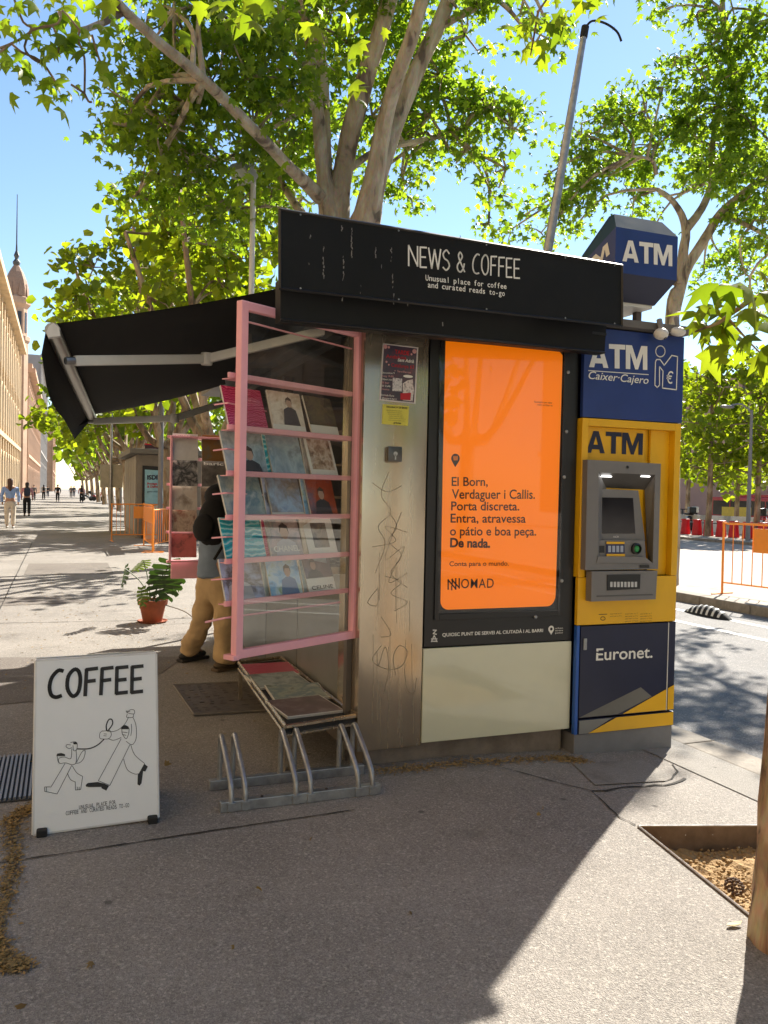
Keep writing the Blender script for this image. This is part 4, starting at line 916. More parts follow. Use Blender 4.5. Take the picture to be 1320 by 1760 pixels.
mb = MB(); mb.slab(P4(YA-.052, ((1028, 956), (1108, 957), (1122, 968), (1026, 967))), (0, .09, 0)); ks = mb.build('keypad_shelf', ATMG, AT)
mb = MB(); mb.slab(P4(YA-.054, ((1100, 971), (1116, 971), (1116, 976), (1100, 976))), (0, .002, 0)); mb.build('slot', BLACKM, tm)
c = at_y(1079, 803, tf-.003); mb = MB(); mb.lathe(c, [(.009, 0), (.007, .004)], 12, axis=Vector((0, -1, 0))); mb.build('camera_eye', BLACKM, tm)
# lower dispenser
mb = MB(); mb.slab(P4(tf-.01, ((1017, 982), (1130, 981), (1127, 1030), (1016, 1034))), (0, .055, 0)); dp = mb.build('cash_dispenser', ATMG, AT)
mb = MB(); mb.slab(P4(tf-.016, ((1044, 988), (1101, 987), (1100, 1012), (1044, 1015))), (0, .005, 0)); ds = mb.build('dispenser_mouth', BLACKM, dp)
for k in range(8):
    x = 1049+k*6; mb = MB(); mb.slab(P4(tf-.019, ((x, 1000), (x+4, 1000), (x+4, 1009), (x, 1009))), (0, .003, 0)); mb.build('brush', ALU, ds)
mb = MB(); mb.slab(P4(tf-.013, ((1026, 1024), (1122, 1021), (1122, 1023), (1026, 1026))), (0, .003, 0)); mb.build('groove', ATMD, dp)
PYL = Plane((0, YA, 0), (0, -1, 0)); SM = mat('small_print', (.09, .05, .02), .6)
for i in range(4):
    for x, w_ in ((1048, 20), (1074, 22), (1100, 20)):
        if x == 1048 and i > 1: continue
        write("servei a l'usuari"[:11+i], (x, 1056+i*4.2), (x+w_, 1055+i*4.2), 1.8, PYL, SM, AT, lift=.002)
mb = MB(); c = [(1036+4*math.cos(R_(k)), 1063+3*math.sin(R_(k))) for k in range(0, 360, 30)]; ribbon([PYL(*p, .002) for p in c], .004, PYL.n, mb=mb, closed=True); ribbon([PYL(1029, 1056, .002), PYL(1043, 1055.5, .002)], .004, PYL.n, mb=mb); mb.build('emblem', SM, AT)
# lower blue door with the printed mountains, cut on both sides of the door gap
PD0 = Plane((0, YA-.006, 0), (0, -1, 0))
mb = MB(); mb.bbox(AX0, AX0+.022, YA+.0, YA+.03, .084, .738, .002); mb.build('blue_strip', mat('bright_blue', (.02, .1, .42), .4), AT)
zl = .183
mb = MB(); mb.bbox(AX0+.025, AX1-.06, YA-.006, YA+.03, zl, .736, .003); dr = mb.build('lower_door', NAVYD, AT)
mb = MB(); mb.bbox(AX1-.054, AX1, YA-.004, YA+.03, zl, .738, .003); sd_ = mb.build('door_jamb', NAVYD, AT)
mb = MB(); mb.bbox(AX0+.025, AX1, YA-.004, YA+.03, .084, zl-.01, .003); kk = mb.build('kick_panel', NAVYD, AT)
mb = MB(); mb.box(AX1-.0595, AX1-.055, YA-.007, YA+.0, zl, .735); mb.build('white_line', WTEXT, dr)
def clip(poly, f):   # keep f(p)>=0
    out = []
    for i in range(len(poly)):
        a, b = poly[i], poly[(i+1) % len(poly)]; fa_, fb2 = f(a), f(b)
        if fa_ >= 0: out.append(a)
        if (fa_ >= 0) != (fb2 >= 0): t = fa_/(fa_-fb2); out.append(a.lerp(b, t))
    return out
MG = mat('grey_print_shape', (.14, .135, .12), .45); MG2 = mat('light_grey_print', (.2, .2, .19), .45)
def printed(px, mt, lift):
    P_ = [PD0(*p, lift) for p in px]
    for par, lo, hi, xa, xb in ((dr, zl+.004, .735, AX0+.028, AX1-.063), (kk, .088, zl-.014, AX0+.028, AX1-.003), (sd_, zl+.004, .735, AX1-.051, AX1-.003)):
        q_ = P_
        for f in (lambda p: p.z-lo, lambda p: hi-p.z, lambda p: p.x-xa, lambda p: xb-p.x):
            if len(q_) > 2: q_ = clip(q_, f)
        if len(q_) > 2: mb = MB(); mb.poly(q_); mb.build('print', mt, par)
printed(((986, 1238), (1101, 1181), (1120, 1197), (1060, 1228), (986, 1250)), MG, .0015)
printed(((980, 1235), (1060, 1228), (1008, 1262), (980, 1266)), MG2, .0022)
printed(((1170, 1170), (1170, 1262), (1004, 1264)), YELLOW, .003)
write("Euronet.", (1024, 1135), (1121, 1130), 20, PD0, WTEXT, dr, bold=.012, lift=.002)
mb = MB(); ribbon([PD0(1020, 1120, .004), PD0(1036, 1122, .004)], .008, PD0.n, mb=mb); mb.build('print', NAVYD, dr)
mb = MB(); a = PD0(1005, 1107); mb.bbox(a.x-.012, a.x+.012, YA-.014, YA-.006, a.z-.035, a.z+.035, .003); mb.build('door_lock', GALV, dr)
# security cameras under the roof slab
def cam_(c, r, L, dirv, lab):
    mb = MB(); M_ = Matrix.Identity(3)
    mb.ell(c, (r*(1.1 if dirv[0] < .5 else 1.7), r, r*.85), 18); o = thing('security_camera', c, lab, 'camera')
    mb.build('body', mat('camera_white', (.62, .6, .55), .4, dirt=.1), o, smooth=True)
    d = Vector(dirv).normalized(); mb = MB(); mb.lathe(c+d*r*.82, [(r*.3, 0), (r*.26, r*.12), (r*.12, r*.16)], 16, axis=d); mb.build('lens', SCREEN, o, smooth=True)
    mb = MB(); mb.tube([c+Vector((0, .0, r*.7)), c+Vector((0, .02, .09))], r*.4, 8); mb.build('mount', GREYP, o)
    return o
cam_(at_y(1136, 574, 4.05), .042, 0, (.45, -.6, -.75), 'round white dome security camera at the left of the pair above the ATM')
cam_(at_y(1165, 570, 4.08), .034, 0, (.9, -.5, -.1), 'smaller white security camera at the right of the pair above the ATM')
# rooftop ATM box
B = thing('rooftop_atm_sign', (3.3, 4.5, 2.58), 'dark blue faceted ATM box sign raised above the kiosk roof', 'sign')
y0, y1 = 4.14, 4.75; x0, x1 = 3.072, 3.536
def ring(z, ix, iy0, iy1): return [Vector((x0+ix, y0+iy0, z)), Vector((x1-ix, y0+iy0, z)), Vector((x1-ix, y1-iy1, z)), Vector((x0+ix, y1-iy1, z))]
rs = [ring(2.72, .09, .09, .09), ring(2.865, 0, 0, 0), ring(3.135, 0, 0, 0), ring(3.245, .05, .09, .47)]
rs[2][2].z = rs[2][3].z = 2.89
mb = MB()
vs = [p for r in rs for p in r]
fsb = [(0, 1, 2, 3)]
for l, mi in ((0, 1), (1, 0), (2, 2)):
    for k in range(4): mb.add([rs[l][k], rs[l][(k+1) % 4], rs[l+1][(k+1) % 4], rs[l+1][k]], [(0, 1, 2, 3)], mi)
mb.poly(rs[0][::-1], 1); mb.poly(rs[3], 2)
bx = mb.build('box', [BLUE, NAVYD, mat('blue_green_top', (.025, .06, .10), .7, spec=.2, dirt=.3, dirtcol=(.06, .1, .09))], B)
PBX = Plane((0, y0, 0), (0, -1, 0)); block("ATM", (1069, 449), (1155, 458), 37, PBX, WTEXT, bx)
PBL = Plane((x0, 0, 0), (-1, 0, 0))
def w2p(x, y, z):
    q = RM @ (np.array((x, y, z))-CAM); return (660+F*q[0]/q[2], 880+F*q[1]/q[2])
_a, _b = w2p(x0, 4.62, 2.84), w2p(x0, 4.19, 2.985); block("ATM", _a, _b, 22, PBL, WTEXT, bx)
mb = MB(); mb.box(x0+.06, x0+.1, y0+.2, y0+.24, 2.575, 2.73); mb.box(x1-.14, x1-.1, y0+.2, y0+.24, 2.575, 2.73); mb.build('bracket', mat('bracket_brown', (.1, .08, .07), .6), B)
mb = MB(); mb.box(x0+.1, x1-.1, y0+.1, y1-.1, 2.70, 2.722); mb.build('underside_trim', WHITEP, bx)

# ================================================================ poles behind the roof
P = thing('antenna_pole', (3.2, 5.3, 2.72), 'tilted galvanised pole with a drooping black cable end on the kiosk roof', 'pole')
a, b = at_y(935, 470, 5.5), at_y(1005, 52, 5.5); mb = MB(); mb.tube([a-(b-a)*.35, a.lerp(b, .5), b], [.038, .032, .024], 12); mb.build('tube', GALV, P, smooth=True)
mb = MB(); mb.tube([b-(b-a).normalized()*.06, b+(b-a).normalized()*.03], .03, 10); mb.build('cap', RUBBER, P)
mb = MB(); mb.tube([Vector(at_y(x, y, 5.5)) for x, y in smoothpts([(1006, 48), (1018, 36), (1040, 40), (1060, 54), (1068, 71)], 5)], .009, 8); mb.build('cable', RUBBER, P, smooth=True)
P = thing('floodlight_post', (1.95, 9.0, 0), 'white post with a square floodlight rising behind the awning', 'floodlight')
a, b = at_y(434, 520, 9), at_y(436, 282, 9); a = Vector((b.x-.0, 9, 0)); mb = MB(); mb.tube([a, b], .03, 10); mb.build('post', WHITEP, P, smooth=True)
c = at_y(417, 298, 9); M_ = Matrix.Translation(c) @ Matrix.Rotation(R_(35), 4, 'Z') @ Matrix.Rotation(R_(35), 4, 'Y')
mb = MB(); mb.bbox(-.11, .11, -.13, .13, -.06, .06, .02, M=M_); hd = mb.build('lamp_head', mat('lamp_grey', (.35, .35, .33), .5), P)
mb = MB(); mb.box(-.09, .09, -.11, .11, -.066, -.061, M=M_); mb.build('lamp_glass', mat('lamp_glass_white', (.6, .62, .62), .2), hd)
mb = MB(); mb.tube([b-Vector((0, 0, .08)), c], .015, 6); mb.build('bracket', GALV, P)

# ================================================================ sandwich board
q0, q1 = at_y(57, 1435, 3.80), at_y(272, 1405, 3.80); q2, q3 = at_y(268, 1123, 3.93), at_y(62, 1136, 3.93)
SB = thing('sandwich_board', (.17, 3.95, 0), 'white COFFEE sandwich board with a line drawing standing on the asphalt', 'sandwich board')
n_ = (q1-q0).cross(q3-q0).normalized(); n_ = -n_ if n_.y > 0 else n_
PB = Plane(q0, n_)
mb = MB(); mb.slab([q0, q1, q2, q3], -n_*.012); fp = mb.build('front_panel', BOARDW, SB)
mb = MB()
for i, (a, b) in enumerate(((q0, q1), (q1, q2), (q2, q3), (q3, q0))): 
    mb = MB(); mb.tube([a-n_*.006, b-n_*.006], .0075, 6); mb.build('edge_trim', mat('board_edge', (.66, .66, .65), .4), fp)
bk = [p+Vector((0, .40*(1-(p.z/.8))+.03, 0)) for p in (q0, q1, q2, q3)]
mb = MB(); mb.slab(bk, Vector((0, .012, 0))); mb.build('back_panel', BOARDW, SB)
for p in ((72, 1434), (262, 1408)):
    a = at_y(p[0], p[1], 3.80); mb = MB(); mb.bbox(a.x-.022, a.x+.022, 3.77, 3.83, -.002, .03, .008); mb.build('foot', RUBBER, SB)
    mb = MB(); mb.bbox(a.x-.022, a.x+.022, 4.21, 4.27, -.002, .03, .008); mb.build('foot', RUBBER, SB)
zz = lambda x, y: (30+x/4.714, 1100+y/4.714)
hand("COFFEE", (84, 1199), (245, 1189), 46, PB, BTEXT, fp, .14, .2)
write("UNUSUAL PLACE FOR", zz(500, 1372), zz(795, 1328), 7, PB, BTEXT, fp, mono=True)
write("COFFEE AND CURATED READS TO-GO", zz(392, 1420), zz(905, 1352), 7, PB, BTEXT, fp, mono=True)
mb = MB()
def line(pts, w_=.0022, sm=True, cl=False):
    pts = [zz(*p) for p in pts]; pts = smoothpts(pts, 4, cl) if sm and len(pts) > 2 else pts
    ribbon([PB(*p, .0015) for p in pts], w_, PB.n, mb=mb, closed=cl)
# walker
line([(885, 590), (915, 565), (945, 568), (945, 598), (900, 592), (880, 575), (912, 580)]); line([(890, 600), (883, 622), (895, 628), (935, 625), (940, 600)])
line([(900, 625), (870, 680), (820, 725), (770, 742), (735, 740)]); line([(935, 625), (960, 690), (962, 790), (940, 840), (915, 845), (880, 820)])
line([(922, 680), (925, 730), (918, 775)]); line([(738, 800), (780, 812), (840, 790)])
line([(690, 735), (668, 755), (668, 795), (700, 802), (740, 798), (760, 770), (750, 735), (725, 735), (690, 738)]); line([(700, 760), (722, 762)]); line([(698, 775), (720, 777)])
line([(722, 735), (720, 690), (740, 645), (765, 645), (770, 680), (745, 720), (728, 738)], .005); line([(700, 805), (650, 850), (580, 880), (485, 882)], .005)
line([(840, 800), (655, 1140)], sm=False); line([(910, 850), (750, 1175)], sm=False); line([(655, 1140), (750, 1178)], sm=False)
line([(918, 850), (950, 930), (1030, 1000)]); line([(860, 965), (890, 1050), (950, 1085), (985, 1082)]); line([(1030, 1000), (985, 1082)], sm=False)
line([(845, 722), (850, 760), (880, 800), (900, 760), (905, 722)]); line([(850, 745), (890, 750)]); line([(848, 765), (880, 772)])
# small walker
line([(430, 830), (470, 825), (485, 845), (478, 890), (455, 895), (450, 855)]); line([(430, 850), (400, 848), (395, 865), (420, 880), (440, 870)])
line([(475, 890), (478, 960), (470, 1000), (440, 1010), (390, 995), (340, 998), (335, 960), (380, 948), (432, 960), (440, 880)]); line([(470, 1000), (510, 990), (540, 950), (548, 895), (520, 910), (480, 990)])
line([(385, 1000), (275, 1185)], sm=False); line([(440, 1015), (322, 1245)], sm=False); line([(275, 1190), (220, 1190), (220, 1225), (322, 1247)], sm=False); line([(235, 1190), (235, 1228)], sm=False)
line([(445, 1020), (480, 1075), (528, 1105)]); line([(405, 1080), (430, 1130), (470, 1150)]); line([(528, 1105), (512, 1210), (470, 1215), (468, 1150)], sm=False); line([(485, 1190), (485, 1215)], sm=False); line([(500, 1190), (500, 1215)], sm=False)
line([(322, 940), (330, 985), (345, 998)]); 
def fill(pts): mb.poly([PB(*zz(*p), .0018) for p in pts])
fill([(552, 1175), (570, 1158), (650, 1150), (700, 1162), (742, 1180), (720, 1220), (680, 1200), (680, 1190), (580, 1192), (556, 1188)])
fill([(1028, 1003), (1056, 1025), (1036, 1065), (1018, 1062), (1005, 1160), (990, 1180), (972, 1170), (975, 1090), (1000, 1060)])
fill([(838, 722), (845, 700), (870, 688), (898, 700), (908, 722)]); fill([(315, 940), (322, 920), (355, 915), (385, 925), (386, 940)]); fill([(450, 830), (475, 826), (484, 845), (455, 845)])
mb.build('drawing', BTEXT, fp, kind='stuff')

# ================================================================ bike rack
BR = thing('bike_rack', (1.1, 3.98, 0), 'galvanised low floor bike rack with six hoops in front of the magazine table', 'bike rack')
mb = MB(); mb.bbox(.70, 1.50, 3.80, 3.84, .0, .05, .004); fr_ = mb.build('front_rail', GALV, BR)
mb = MB(); mb.bbox(.70, 1.52, 4.10, 4.14, .0, .05, .004); mb.build('back_rail', GALV, BR)
for x in (.752, .818, 1.064, 1.137, 1.382, 1.457):
    mb = MB(); mb.tube(smoothpts([(x, 4.12, .0), (x, 4.12, .20), (x, 4.115, .255), (x, 4.09, .275), (x, 4.06, .262), (x, 3.95, .20), (x, 3.85, .135), (x, 3.815, .09), (x, 3.805, .0)], 5), .0135, 10); h_ = mb.build('hoop', GALV, BR, smooth=True)
    mb = MB(); mb.bbox(x-.02, x+.02, 3.79, 3.799, .005, .045, .002); mb.build('clamp', GALV, h_)
for x in (.9, 1.22):
    mb = MB(); mb.lathe((x, 3.82, .05), [(.008, 0), (.007, .004)], 8); mb.build('bolt', BLACKM, BR)

# ================================================================ plant pot with monstera
pp = at_z(262, 1069); PT_ = thing('potted_plant', pp, 'split-leaf plant in a terracotta pot on the promenade', 'potted plant')
mb = MB(); mb.lathe(pp, [(.10, 0), (.105, .01), (.145, .20), (.165, .20), (.168, .255), (.15, .255), (.145, .23), (.0, .22)], 28); pot = mb.build('pot', TERRA, PT_, smooth=True)
mb = MB(); mb.lathe(pp+Vector((0, 0, .222)), [(.14, 0), (.12, .012), (0.01, .02)], 16); mb.build('potting_soil', mat('dark_soil', (.03, .02, .015), 1), PT_)
def monstera(base, tip, size, tilt, spin, tint, holes=6):
    mb = MB(); base = Vector(base); tip = Vector(tip); mid = base.lerp(tip, .5)+Vector((0, 0, .06)); mb.tube(smoothpts([tuple(base), tuple(mid), tuple(tip)], 5), .0055, 6)
    st = mb.build('stem', mat('stem_green', (.09, .13, .05), .5), PT_, smooth=True)
    M_ = Matrix.Translation(tip) @ Matrix.Rotation(spin, 4, 'Z') @ Matrix.Rotation(tilt, 4, 'X')
    mb = MB(); n = holes
    # each half: fingers along the midrib
    for sgn in (-1, 1):
        for k in range(n):
            t0 = k/n; t1 = (k+.86)/n; y0_ = -.18+1.05*t0; y1_ = -.18+1.05*t1
            w0 = .72*math.sin(math.pi*min(1, (t0+.18)/1.15))**.7; dr_ = -.12+.35*t0
            a = M_ @ Vector((0, y0_*size, 0)); b = M_ @ Vector((0, y1_*size, 0))
            def q_(x, y): return M_ @ Vector((sgn*x*size, y*size, -.28*x*x*size))
            mb.add([a, q_(w0*.5, y0_+dr_*.5), q_(w0*.92, y0_+dr_+.03), q_(w0, (y0_+y1_)/2+dr_+.05), q_(w0*.85, y1_+dr_+.05), q_(w0*.5, y1_+dr_*.5+.015), b], [(0, 1, 5, 6), (1, 2, 3, 4, 5)])
            mb.add([b, q_(.16, y1_+.05), M_ @ Vector((0, (y1_+.12)*size, 0))], [(0, 1, 2)])
    o = mb.build('leaf', MONST, PT_)
    at = o.data.attributes.new('tint', 'FLOAT', 'FACE'); at.data.foreach_set('value', [tint]*len(o.data.polygons))
tb = pp+Vector((0, 0, .23))
for px, py, dy, sz, tl_, sp, tn in ((215, 978, -.1, .24, -80, 75, .2), (243, 1015, -.2, .2, -95, 50, .95), (247, 966, .1, .2, -40, 40, .9), (292, 972, -.15, .36, -95, -35, .08), (283, 990, -.25, .3, -100, -10, .05), (302, 990, .1, .24, -90, -70, .3)):
    t_ = at_y(px, py, pp.y+dy); monstera(tb+Vector((rng.uniform(-.04, .04), rng.uniform(-.04, .04), -.01)), t_, sz*.92, R_(tl_), R_(sp), tn)
mb = MB(); mb.tube(smoothpts([tuple(tb), tuple(at_y(315, 1050, pp.y-.1)), tuple(at_z(338, 1068, .02))], 5), .006, 5); mb.build('aerial_root', mat('root_brown', (.2, .16, .11), .8), PT_, smooth=True)
# saucer
mb = MB(); mb.lathe(pp-Vector((0, 0, 0)), [(.15, 0), (.17, .02), (.16, .02), (.14, .008)], 24); mb.build('saucer', TERRA, PT_)

# ================================================================ TREES
LT = np.array([(0, 0), (-.16, .06), (-.5, .12), (-.30, .34), (-.48, .70), (-.19, .62), (0, 1.08), (.19, .62), (.48, .70), (.30, .34), (.5, .12), (.16, .06)]); LC = np.array((0, .36))
LTRI = [(i, (i+1) % 12, 12) for i in range(12)]
K2 = 1/math.tan(SUN_EL); SXY = np.array((math.sin(SUN_AZ), math.cos(SUN_AZ)))
LIT = [(2.45, 3.26), (.3, 1.62), (1.9, 1.2), (2.6, 1.2), (3.5, 2.0), (3.4, 2.6), (2.9, 2.95)]
def inpoly(x, y, P):
    r = np.zeros(len(x), bool)
    for i in range(len(P)):
        (x0, y0), (x1, y1) = P[i], P[(i+1) % len(P)]
        c = ((y0 > y) != (y1 > y)) & (x < (x1-x0)*(y-y0)/(y1-y0+1e-12)+x0); r ^= c
    return r
def leaves(name, C, size, mt, parent, simple=False, hang=.35, tints=None, sizevar=.5, flat=False):
    """one mesh of leaves at the points C (n,3)"""
    # leaves that would shade the sunlit paving at the tree pit are left out
    gx = C[:, 0]-SXY[0]*K2*C[:, 2]; gy = C[:, 1]-SXY[1]*K2*C[:, 2]; C = C[~inpoly(gx, gy, LIT)]
    n = len(C)
    if n == 0: return None
    nr = rng.normal(size=(n, 3)); nr[:, 2] = np.abs(nr[:, 2])*.9+.25; nr /= np.linalg.norm(nr, axis=1)[:, None]
    d = rng.normal(size=(n, 3)); d[:, 2] -= hang*2.2; d -= nr*(d*nr).sum(1)[:, None]; d /= np.linalg.norm(d, axis=1)[:, None]
    s_ = np.cross(nr, d); sz = size*(1+sizevar*(rng.random(n)*2-1))
    if simple: T = np.array([(0, 0), (-.42, .35), (-.3, .72), (0, 1.), (.36, .7), (.42, .3)]); F_ = [(0, 1, 2, 3), (0, 3, 4, 5)]; zc = np.array([0, .1, .06, -.1, .08, .1])
    else: T = np.vstack([LT, LC]); F_ = LTRI; zc = np.array([0, -.03, -.2, -.04, -.24, -.06, -.3, -.06, -.18, -.02, -.12, -.02, .08])
    m_ = len(T)
    V = C[:, None, :]+sz[:, None, None]*(T[None, :, 0:1]*s_[:, None, :]+T[None, :, 1:2]*d[:, None, :]+zc[None, :, None]*nr[:, None, :])
    me = bpy.data.meshes.new(name); k = len(F_[0]); nf = n*len(F_)
    Fi = (np.array(F_)[None]+(np.arange(n)*m_)[:, None, None]).reshape(-1)
    off = np.array(wloc(parent)) if parent else np.zeros(3)
    me.vertices.add(n*m_); me.vertices.foreach_set('co', (V.reshape(-1, 3)-off).astype(np.float32).ravel())
    me.loops.add(len(Fi)); me.loops.foreach_set('vertex_index', Fi.astype(np.int32))
    me.polygons.add(nf); me.polygons.foreach_set('loop_start', (np.arange(nf)*k).astype(np.int32)); me.polygons.foreach_set('loop_total', np.full(nf, k, np.int32))
    me.update(calc_edges=True); me.materials.append(mt)
    t = np.clip(rng.beta(1.6, 2.2, n)+ (0 if tints is None else tints[:n]), 0, 1)
    a = me.attributes.new('tint', 'FLOAT', 'FACE'); a.data.foreach_set('value', np.repeat(t, len(F_)).astype(np.float32))
    o = bpy.data.objects.new(name, me); COL.objects.link(o); o['kind'] = 'stuff'
    if parent: o.parent = parent
    return o
def blob_pts(blobs, per, clump=.32, nper=26):
    """leaf points gathered in clumps inside ellipsoids: (centre, (rx,ry,rz))"""
    out = []; cl = []
    for c, r in blobs:
        vol = r[0]*r[1]*r[2]; k = max(2, int(per*vol**.8))
        u = rng.normal(size=(k, 3)); u /= np.linalg.norm(u, axis=1)[:, None]; u *= (rng.random(k)**.45)[:, None]
        cc = np.array(c)+u*np.array(r); cl.append(cc)
        for q in cc:
            m_ = int(nper*rng.uniform(.6, 1.3)); v = rng.normal(size=(m_, 3))*clump*np.array((1, 1, .62))*.6*rng.uniform(.7, 1.25)
            out.append(q+v)
    return np.vstack(out), np.vstack(cl)
def tree(name, loc, label, limbs, blobs, per, lsize, mt, bark, group=None, simple=False, clump=.32, nper=26, twigs=True, nseg=8):
    t = thing(name, loc, label, 'tree', group)
    tr = MB()
    for pts, rad in limbs:
        sp = smoothpts([tuple(p) for p in pts], 4); rr = np.interp(np.linspace(0, 1, len(sp)), np.linspace(0, 1, len(rad)), rad)
        tr.tube(sp, list(rr), nseg, wob=.05)
    P_, cl = blob_pts(blobs, per, clump, nper)
    if twigs:
        ends = []
        for pts, rad in limbs:
            sp = smoothpts([tuple(p) for p in pts], 4); ends += sp[len(sp)//2:]
        E_ = np.array(ends)
        for c, r in blobs:
            c = np.array(c); a = E_[np.argmin(np.linalg.norm(E_-c, axis=1))]; mid = (a+c)/2+rng.normal(size=3)*.12; mid[2] += .1
            tr.tube(smoothpts([tuple(a), tuple(mid), tuple(c)], 3), list(np.linspace(.03, .014, 7)), 5)
            sel = cl[np.linalg.norm(cl-c, axis=1) < max(r)*1.05][:9]
            for q in sel: m2 = (c+q)/2+rng.normal(size=3)*.06; tr.tube([tuple(c), tuple(m2), tuple(q)], [.018, .012, .006], 4)
    tr.build('trunk', bark, t, smooth=True)
    leaves('crown', P_, lsize, mt, t, simple)
    return t
Pm = lambda px, py, y: tuple(at_y(px, py, y))
# --- big plane tree behind the kiosk
Y0 = 9.3; jb = at_y(590, 470, Y0); base = Vector((3.05, Y0, 0))
limbs = [([base, (3.0, Y0, 1.6), (2.96, Y0, 2.9), Pm(578, 440, Y0)], [.26, .23, .21, .20]),
 ([Pm(578, 440, Y0), Pm(568, 372, Y0), Pm(556, 300, Y0), Pm(545, 180, Y0-.1), Pm(530, 60, Y0-.2), Pm(512, -60, Y0-.4), Pm(500, -300, Y0-.6)], [.18, .15, .09, .07, .06, .055, .03]),
 ([Pm(578, 440, Y0), Pm(578, 372, Y0+.1), Pm(562, 310, Y0+.1), Pm(556, 160, Y0+.2), Pm(546, 0, Y0+.2), Pm(545, -250, Y0+.3)], [.16, .12, .08, .07, .065, .03]),
 ([Pm(580, 440, Y0), Pm(580, 372, Y0), Pm(590, 290, Y0), Pm(615, 180, Y0-.2), Pm(655, 50, Y0-.4), Pm(685, -60, Y0-.6), Pm(740, -300, Y0-1)], [.18, .15, .12, .115, .10, .09, .04]),
 ([Pm(592, 470, Y0), Pm(625, 385, Y0-.3), Pm(640, 320, Y0-.4), Pm(668, 180, Y0-.6), Pm(705, 70, Y0-.8), Pm(735, -40, Y0-1), Pm(780, -280, Y0-1.2)], [.2, .17, .12, .085, .08, .07, .04]),
 ([Pm(632, 380, Y0-.3), Pm(655, 290, Y0-.3), Pm(700, 160, Y0-.3), Pm(750, 50, Y0-.4), Pm(782, -30, Y0-.5), Pm(850, -250, Y0-.6)], [.16, .10, .1, .09, .085, .04]),
 ([Pm(755, 45, Y0-.4), Pm(800, 22, Y0-.6), Pm(850, -5, Y0-.8), Pm(930, -50, Y0-1)], [.05, .045, .035, .02]),
 ([Pm(552, 340, Y0), Pm(500, 290, Y0-.6), Pm(430, 217, Y0-1.3), Pm(350, 137, Y0-1.8), Pm(270, 70, Y0-2.2), Pm(205, 8, Y0-2.5), Pm(160, -60, Y0-2.8)], [.09, .062, .055, .048, .042, .036, .028]),
 ([Pm(212, 20, Y0-2.4), Pm(170, 42, Y0-2.6), Pm(132, 50, Y0-2.8), Pm(105, 18, Y0-2.9), Pm(95, 42, Y0-3), Pm(55, 52, Y0-3.1)], [.03, .024, .018, .012, .010, .008]),
 ([Pm(600, 292, Y0+.1), Pm(650, 258, Y0+.3), Pm(740, 238, Y0+.5), Pm(800, 220, Y0+.6)], [.045, .04, .035, .02]),
 ([Pm(560, 420, Y0+.1), Pm(500, 340, Y0+.6), Pm(470, 280, Y0+1), Pm(440, 180, Y0+1.2), Pm(450, 90, Y0+1.3)], [.07, .05, .04, .03, .02])]
tw = limbs
bl_ = []
def B_(px, py, y, r, ry=None): bl_.append((Pm(px, py, y), (r, ry or r, r*.8)))
for a in ((250, 190, 8.2, .5), (300, 250, 8.6, .55), (250, 240, 9.0, .4), (330, 180, 8.3, .6), (380, 280, 9, .7), (300, 320, 9.4, .55), (270, 300, 9.4, .35), (400, 360, 9.6, .55), (330, 90, 8, .65), (430, 130, 8.6, .75), (390, 30, 8, .7),
          (300, 20, 7.7, .55), (480, 40, 9, .7), (490, 180, 9.6, .6), (480, 270, 10, .6), (430, 240, 8.8, .5), (560, 20, 9.8, .7), (600, 100, 10, .7), (640, 200, 10.2, .6), (520, 110, 8.7, .5), (540, 240, 10.4, .55), (650, 30, 9.4, .7), (620, -40, 8.6, .8), (720, 120, 10, .7), (700, 0, 9.4, .6), (740, 200, 9.8, .6), (800, 180, 9.6, .62),
          (850, 180, 9.4, .5), (880, 220, 9.4, .4), (800, 260, 9.6, .42), (870, 290, 9.2, .35), (760, 130, 9.4, .5), (700, 240, 10.3, .5), (850, 340, 9.6, .28), (840, 385, 10.2, .25), (640, 300, 10.8, .35), (690, 330, 10.8, .4), (690, 300, 10.4, .28), (800, 60, 9, .35), (820, 10, 8.6, .3), (840, -30, 8.4, .4), (900, 0, 8.2, .35),
          (940, 40, 7.6, .28), (920, 75, 7.6, .16), (1000, -30, 7.8, .35), (1100, -40, 8, .3), (470, 330, 10.4, .5), (520, 340, 10.8, .4), (360, 420, 10, .3), (240, 330, 9.2, .28), (215, 215, 8.2, .16)): B_(*a)
bl_ += [((2.6, 8.6, 9.8), (2.0, 1.6, .8))]
tree('plane_tree', base, 'large plane tree with several pale limbs rising right behind the kiosk roof', limbs, bl_, 46, .088, LEAF_A, BARK, 'plane trees of the promenade', nper=33, clump=.25)
# upper-left drooping twigs: a lower branch of a nearer tree beyond the left edge
L1 = thing('plane_tree', (-1.9, 3.4, 0), 'plane tree past the left edge whose twigs droop into the top left corner', 'tree', 'plane trees of the promenade')
mb = MB(); mb.tube(smoothpts([(-1.9, 3.4, 0), (-1.88, 3.5, 3), (-1.6, 4.4, 4.4), Pm(-120, -60, 5.8), Pm(-20, 90, 6)], 4), [.2, .19, .18, .17, .16, .15, .13, .11, .1, .09, .07, .06, .05, .04, .03, .02, .015], 10)
for pts in ([(-20, 90), (30, 70), (55, 50), (40, 38), (25, 0)], [(55, 50), (42, 80), (55, 100), (75, 110)], [(55, 52), (90, 45), (100, 80), (100, 92)], [(137, 50), (135, 70), (145, 100), (145, 160)], [(145, 160), (122, 145)], [(145, 160), (152, 174), (158, 175)], [(158, 60), (168, 95), (172, 105)], [(20, 75), (38, 90), (70, 105), (95, 140)], [(-20, 90), (-10, 95), (20, 75)], [(55, 50), (100, 40), (107, 18), (135, 50)]):
    mb.tube([Pm(x, y, 6) for x, y in smoothpts(pts, 3)], .008, 5)
mb.build('trunk', BARKD, L1, smooth=True)
bb = []
